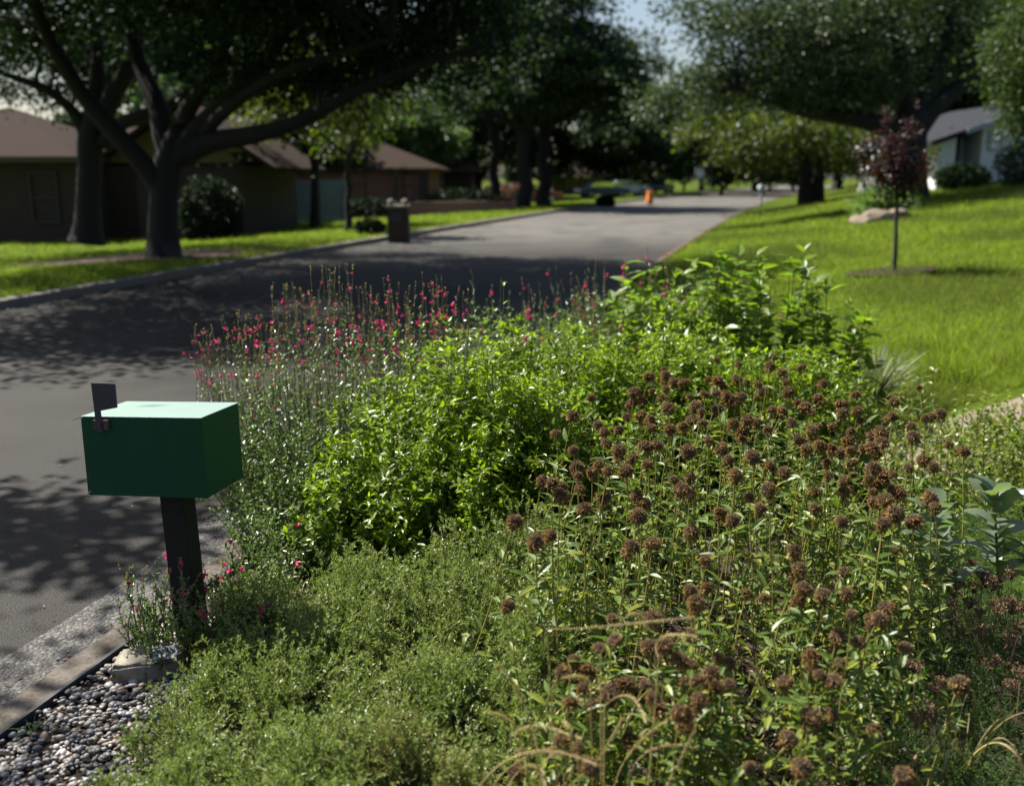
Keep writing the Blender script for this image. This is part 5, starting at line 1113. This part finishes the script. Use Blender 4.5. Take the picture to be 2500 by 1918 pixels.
def straw_tuft(label, base, n, seed, hmax, reach, grp=None, bias=(-.3, 0)):
    r = np.random.default_rng(seed); base = gp(*base); t = thing('straw_grass', label, 'grass tuft', base, grp)
    a = r.uniform(0, 6.28, n); q = r.uniform(.4, 1, n)
    e = base + np.stack([np.cos(a) * reach * q + bias[0] * q, np.sin(a) * reach * q * .6 + bias[1], r.uniform(.08, .75, n) * hmax], 1)
    b0 = base + r.normal(0, .03, (n, 3)) * [1, 1, 0]; m_ = b0 * .55 + e * .45; m_[:, 2] = base[2] + hmax * r.uniform(1.0, 1.7, n)
    pth = bez(b0, m_, e, 16)
    g = G(); g.tubes(pth, .0017, 4); g.build('stalks', M['strawgrass'], t, base)
    g = G(); g.tubes(pth[:, 10:], np.array([.0016, .0036, .0042, .0042, .0034, .001])[None], 5)
    hd = along(pth, r.uniform(.64, 1, (n, 130))); p = hd[0].reshape(-1, 3); d = hd[1].reshape(-1, 3) + r.normal(0, .55, p.shape)
    g.place(DIAMOND, p, d, rdir(r, len(p)), .0075, .0012); g.build('seed_heads', M['strawgrass'], t, base)
    k = n * 3; a = r.uniform(0, 6.28, k); d = np.stack([np.cos(a) * .5, np.sin(a) * .5, r.uniform(.6, 1.3, k)], 1)
    e = base + d * r.uniform(.12, .34, (k, 1)); pb = bez(np.repeat(base[None], k, 0) + r.normal(0, .03, (k, 3)) * [1, 1, 0], (base + e) / 2 + [0, 0, .06], e, 5)
    g = G(); g.tubes(pb, .0022 * np.array([1, .9, .8, .5, .1])[None], 3); g.build('blades', M['grass_dry'], t, base)
straw_tuft('arching straw grass tuft in the thick of the low front flower heads', (.55, 2.66), 14, 161, .42, .42, bias=(-.1, 0))
straw_tuft('sparse straw grass tuft drooping at the bottom right corner', (1.3, 2.6), 12, 162, .26, .42, bias=(.05, 0))
rm = np.random.default_rng(170)
def milkweed(label, base, top, nl, seed, L):
    r = np.random.default_rng(seed); b = gp(*base); e = np.array(top); t = thing('milkweed_plant', label, 'plant', b, None)
    pth = bez(b[None], (b * .5 + e * .5 + [0, 0, .05])[None], e[None], 8); g = G(); g.tubes(pth, .006 * np.linspace(1.1, .6, 8)[None], 6); g.build('stem', M['balm_stem'], t, b, smooth=True)
    for i in range(nl):
        tt = .3 + .7 * (i // 2 + 1) / (nl / 2); p, T = along(pth, np.array([[min(tt, .99)]])); a = (i // 2) * 1.45 + (i % 2) * math.pi + r.normal(0, .2)
        d = np.array([math.cos(a), math.sin(a), r.uniform(.25, .9)]); g = G(); g.place(BIGOVAL, p[0], d[None], np.array([[0, 0, 1.]]) + r.normal(0, .25, (1, 3)), L * r.uniform(.75, 1.1) * (1 - .15 * (tt > .9)), L * .5 * r.uniform(.8, 1.05)); g.build('leaf', M['milkweed'], t, b, smooth=True)
milkweed('grey-green broad-leaved plant leaning left just right of the dry flower stalks', P(2340, 1560, 0)[:2], P(2268, 1230, .62), 20, 171, .15)
milkweed('grey-green broad-leaved plant standing upright nearest the right picture edge', P(2440, 1540, 0)[:2], P(2425, 1200, .58), 22, 172, .145)
milkweed('yellow-green tipped broad-leaved plant cut by the right picture edge', P(2530, 1520, 0)[:2], P(2505, 1340, .36), 10, 173, .13)
bush('rose_bush', 'sparse thorny bush of small yellow-green leaves sprawling over the pinkish path', 'bush', gp(2.55, 5.6),
     [(2.2, 5.5, .4, .4, .36), (2.75, 5.7, .5, .5, .45), (3.2, 6.0, .5, .5, .42), (2.5, 5.1, .4, .4, .4), (2.9, 5.3, .5, .4, .45), (2.5, 6.6, .4, .3, .3), (2.05, 4.9, .3, .3, .36), (3.4, 6.2, .5, .4, .38), (3.1, 6.4, .4, .3, .22)], 340, 24, M['rose'], M['twig'], OVAL, .027, .02, 180, stem=.0025, lt=(.2, 1), spread=.2, hj=.25)
# dried yarrow
def yarrow_mesh(seed):
    r = np.random.default_rng(seed); g = G(); n = 34
    a = r.uniform(0, 6.28, n); q = r.random(n) ** .5 * .026; c = np.stack([q * np.cos(a), q * np.sin(a), r.normal(0, .002, n) - q * .2], 1)
    for rep in range(7): g.place(DIAMOND, c + r.normal(0, .0018, (n, 3)), rdir(r, n, .8), rdir(r, n), .006, .0045)
    g.tubes(bez(np.repeat(np.array([[0, 0, -.035]]), n, 0), c * [.6, .6, 1] + [0, 0, -.014], c, 4), .0008, 3); return g
protoY = []; ryw = np.random.default_rng(190)
yar = [(1585,400),(1620,440),(1690,370),(1730,430),(1710,480),(1885,370),(1960,400),(1910,410),(2010,390),(1960,430),(2070,360),(1810,300),(1705,545),(1810,540),(1870,600),(1700,640),(1490,690),(1440,620),(1850,710),(2030,520),(2075,570),(2110,560),(1980,570),(2060,740),(2110,690),(1935,895),(2050,915),(2120,970),(1470,920),(1640,1045),(1600,1060),(1520,1170),(1480,1230),(1560,1220),(2060,1040),(1545,400),(1560,440),(1840,440)]
for i, (a, b) in enumerate(yar):
    px, py = 1650 + a / 2.515, 1250 + b / 2.515; zh = ryw.uniform(.2, .36); e = P(px, py, zh); bx = np.array([e[0] + ryw.normal(0, .04), e[1] + ryw.normal(0, .04)]); base = gp(*bx)
    t = thing('dried_yarrow', 'flat-topped dried brown yarrow stalk in the lower right corner', 'flower stalk', base, 'dried yarrow stalks in the lower right corner')
    G().tubes(bez(base[None] - [[0, 0, .01]], ((base + e) / 2 + ryw.normal(0, .012, 3))[None], e[None] - [[0, 0, .03]], 6), .0016, 4).build('stem', M['twig'], t, base)
    if len(protoY) < 4: o = yarrow_mesh(400 + i).build('seed_head', M['yarrow'], t); protoY.append(o)
    else: o = protoY[int(ryw.integers(0, 4))].copy(); COL.objects.link(o); o.parent = t
    o.location = e - base; o.rotation_euler = (ryw.normal(0, .25), ryw.normal(0, .25), ryw.uniform(0, 6)); o.scale = (ryw.uniform(.8, 1.25),) * 3
def feathers():
    r = np.random.default_rng(195); n = 7500
    xy = np.stack([r.uniform(1.0, 2.5, n * 3), r.uniform(2.3, 4.9, n * 3)], 1); f_ = np.sin(xy[:, 0] * 5 + 2 * np.sin(xy[:, 1] * 3)) + np.sin(xy[:, 1] * 6)
    xy = xy[(xy[:, 0] > .27 * xy[:, 1] + .28) & (f_ > -1.0)][:n]; n = len(xy)
    b = np.stack([xy[:, 0], xy[:, 1], zg(xy[:, 0], xy[:, 1])], 1); e = b + np.stack([r.normal(0, .06, n), r.normal(0, .06, n), r.uniform(.05, .17, n)], 1)
    pth = bez(b, (b + e) / 2 + [0, 0, .03], e, 5); g = G(); leaves_on(g, r, pth, r.uniform(.15, 1, (n, 22)), DIAMOND, .016, .0024, 1, .5, .2)
    tag(g.build('feathery_groundcover', M['feather']), 'feathery green ground cover under the dried yarrow at the lower right', 'ground cover', kind='stuff')
feathers()
def litter():
    r = np.random.default_rng(197); n = 2600
    xy = np.stack([r.uniform(-1.0, 2.3, n), r.uniform(2.1, 5.2, n)], 1); b = np.stack([xy[:, 0], xy[:, 1], zg(xy[:, 0], xy[:, 1]) + r.uniform(.005, .025, n)], 1)
    g = G(); d = r.normal(size=(n, 3)); d[:, 2] *= .3; nn = r.normal(0, .4, (n, 3)); nn[:, 2] += 1; g.place(OVAL, b, d, nn, r.uniform(.015, .045, n), r.uniform(.008, .02, n))
    tag(g.build('fallen_leaves', M['litter']), 'dry brown fallen leaves littering the soil under the plants', 'leaf litter', kind='stuff')
    n = 420; xy = np.stack([r.uniform(.0, 2.0, n), r.uniform(2.1, 4.0, n)], 1); b = np.stack([xy[:, 0], xy[:, 1], zg(xy[:, 0], xy[:, 1]) + .01], 1); d = r.normal(size=(n, 3)); d[:, 2] = np.abs(d[:, 2]) * .35
    e = b + nrmz(d) * r.uniform(.06, .28, (n, 1)); g = G(); g.tubes(bez(b, (b + e) / 2 + r.normal(0, .01, (n, 3)), e, 4), .0016, 4)
    tag(g.build('dry_twigs', M['twig']), 'dry broken twigs and stalks strewn over the soil at the lower right', 'twigs', kind='stuff')
litter()
def road_leaves():
    r = np.random.default_rng(199); n = 260; y = r.uniform(3, 13, n); u = r.random(n) ** 2.6; x_ = xR(y) - .02 - u * 4.5
    b = np.stack([x_, y, np.full(n, .008)], 1); d = r.normal(size=(n, 3)); d[:, 2] *= .15; nn = r.normal(0, .3, (n, 3)); nn[:, 2] += 1
    g = G(); g.place(OVAL, b, d, nn, r.uniform(.012, .034, n), r.uniform(.006, .014, n))
    tag(g.build('fallen_leaves', M['litter']), 'scattered dry fallen leaves lying on the asphalt along the near kerb', 'leaf litter', kind='stuff')
    n = 300; y = r.uniform(12, 40, n); x_ = xL(y) + .05 + r.random(n) ** 3 * 1.5; b = np.stack([x_, y, np.full(n, .012)], 1); d = r.normal(size=(n, 3)); d[:, 2] *= .2; nn = r.normal(0, .4, (n, 3)); nn[:, 2] += 1
    g = G(); g.place(OVAL, b, d, nn, .06, .03); tag(g.build('fallen_leaves', M['litter']), 'drifts of fallen leaves lying in the gutter of the far kerb', 'leaf litter', kind='stuff')
road_leaves()
# a few loose green grass blades and weeds
def blade_clump(name, label, base, n, seed, L, W, mat, up=1.0):
    r = np.random.default_rng(seed); base = gp(*base); t = thing(name, label, 'grass tuft', base)
    a = r.uniform(0, 6.28, n); q = r.uniform(.15, .8, n); e = base + np.stack([np.cos(a) * q, np.sin(a) * q, r.uniform(.35, 1, n) * up], 1) * L * r.uniform(.6, 1, (n, 1))
    m_ = (base + e) / 2; m_[:, 2] += L * .28; pth = bez(np.repeat(base[None], n, 0), m_, e, 8); wv = W * np.array([.6, .9, 1, 1, .9, .7, .4, .05])
    T_ = np.gradient(pth, axis=1); sd = nrmz(np.cross(T_, [0, 0, 1.]) + r.normal(0, .2, (n, 1, 3)))
    V = np.stack([pth - sd * wv[None, :, None], pth + sd * wv[None, :, None]], 2).reshape(-1, 3); i0 = (np.arange(n)[:, None] * 16 + np.arange(7)[None] * 2)[..., None]
    G().add(V, (i0 + np.array([[[0, 1, 3, 2]]])).reshape(-1, 4)).build('blades', mat, t, base)
M['bladegreen'] = leaf_mat('wide_grass_blade', [(.06, .12, .02), (.1, .17, .04), (.09, .15, .08)], .4, .4, .4)
blade_clump('wide_blade_grass', 'wide-bladed green grass clump with one long arching blade right of the dry heads', P(2190, 1790, 0)[:2], 9, 210, .42, .0075, M['bladegreen'])
blade_clump('wide_blade_grass', 'thin upright green grass clump among the front dry heads at the bottom edge', P(1790, 1900, 0)[:2], 14, 211, .36, .004, M['bladegreen'], 1.5)
blade_clump('weed_tuft', 'little green grass weed growing through pebbles at the left picture edge', P(80, 1800, 0)[:2], 12, 212, .12, .0025, M['bladegreen'])
blade_clump('weed_tuft', 'tiny yellow-green weed rooted in the worn road shoulder', P(245, 1528, 0)[:2], 40, 213, .055, .002, M['grass'], .4)
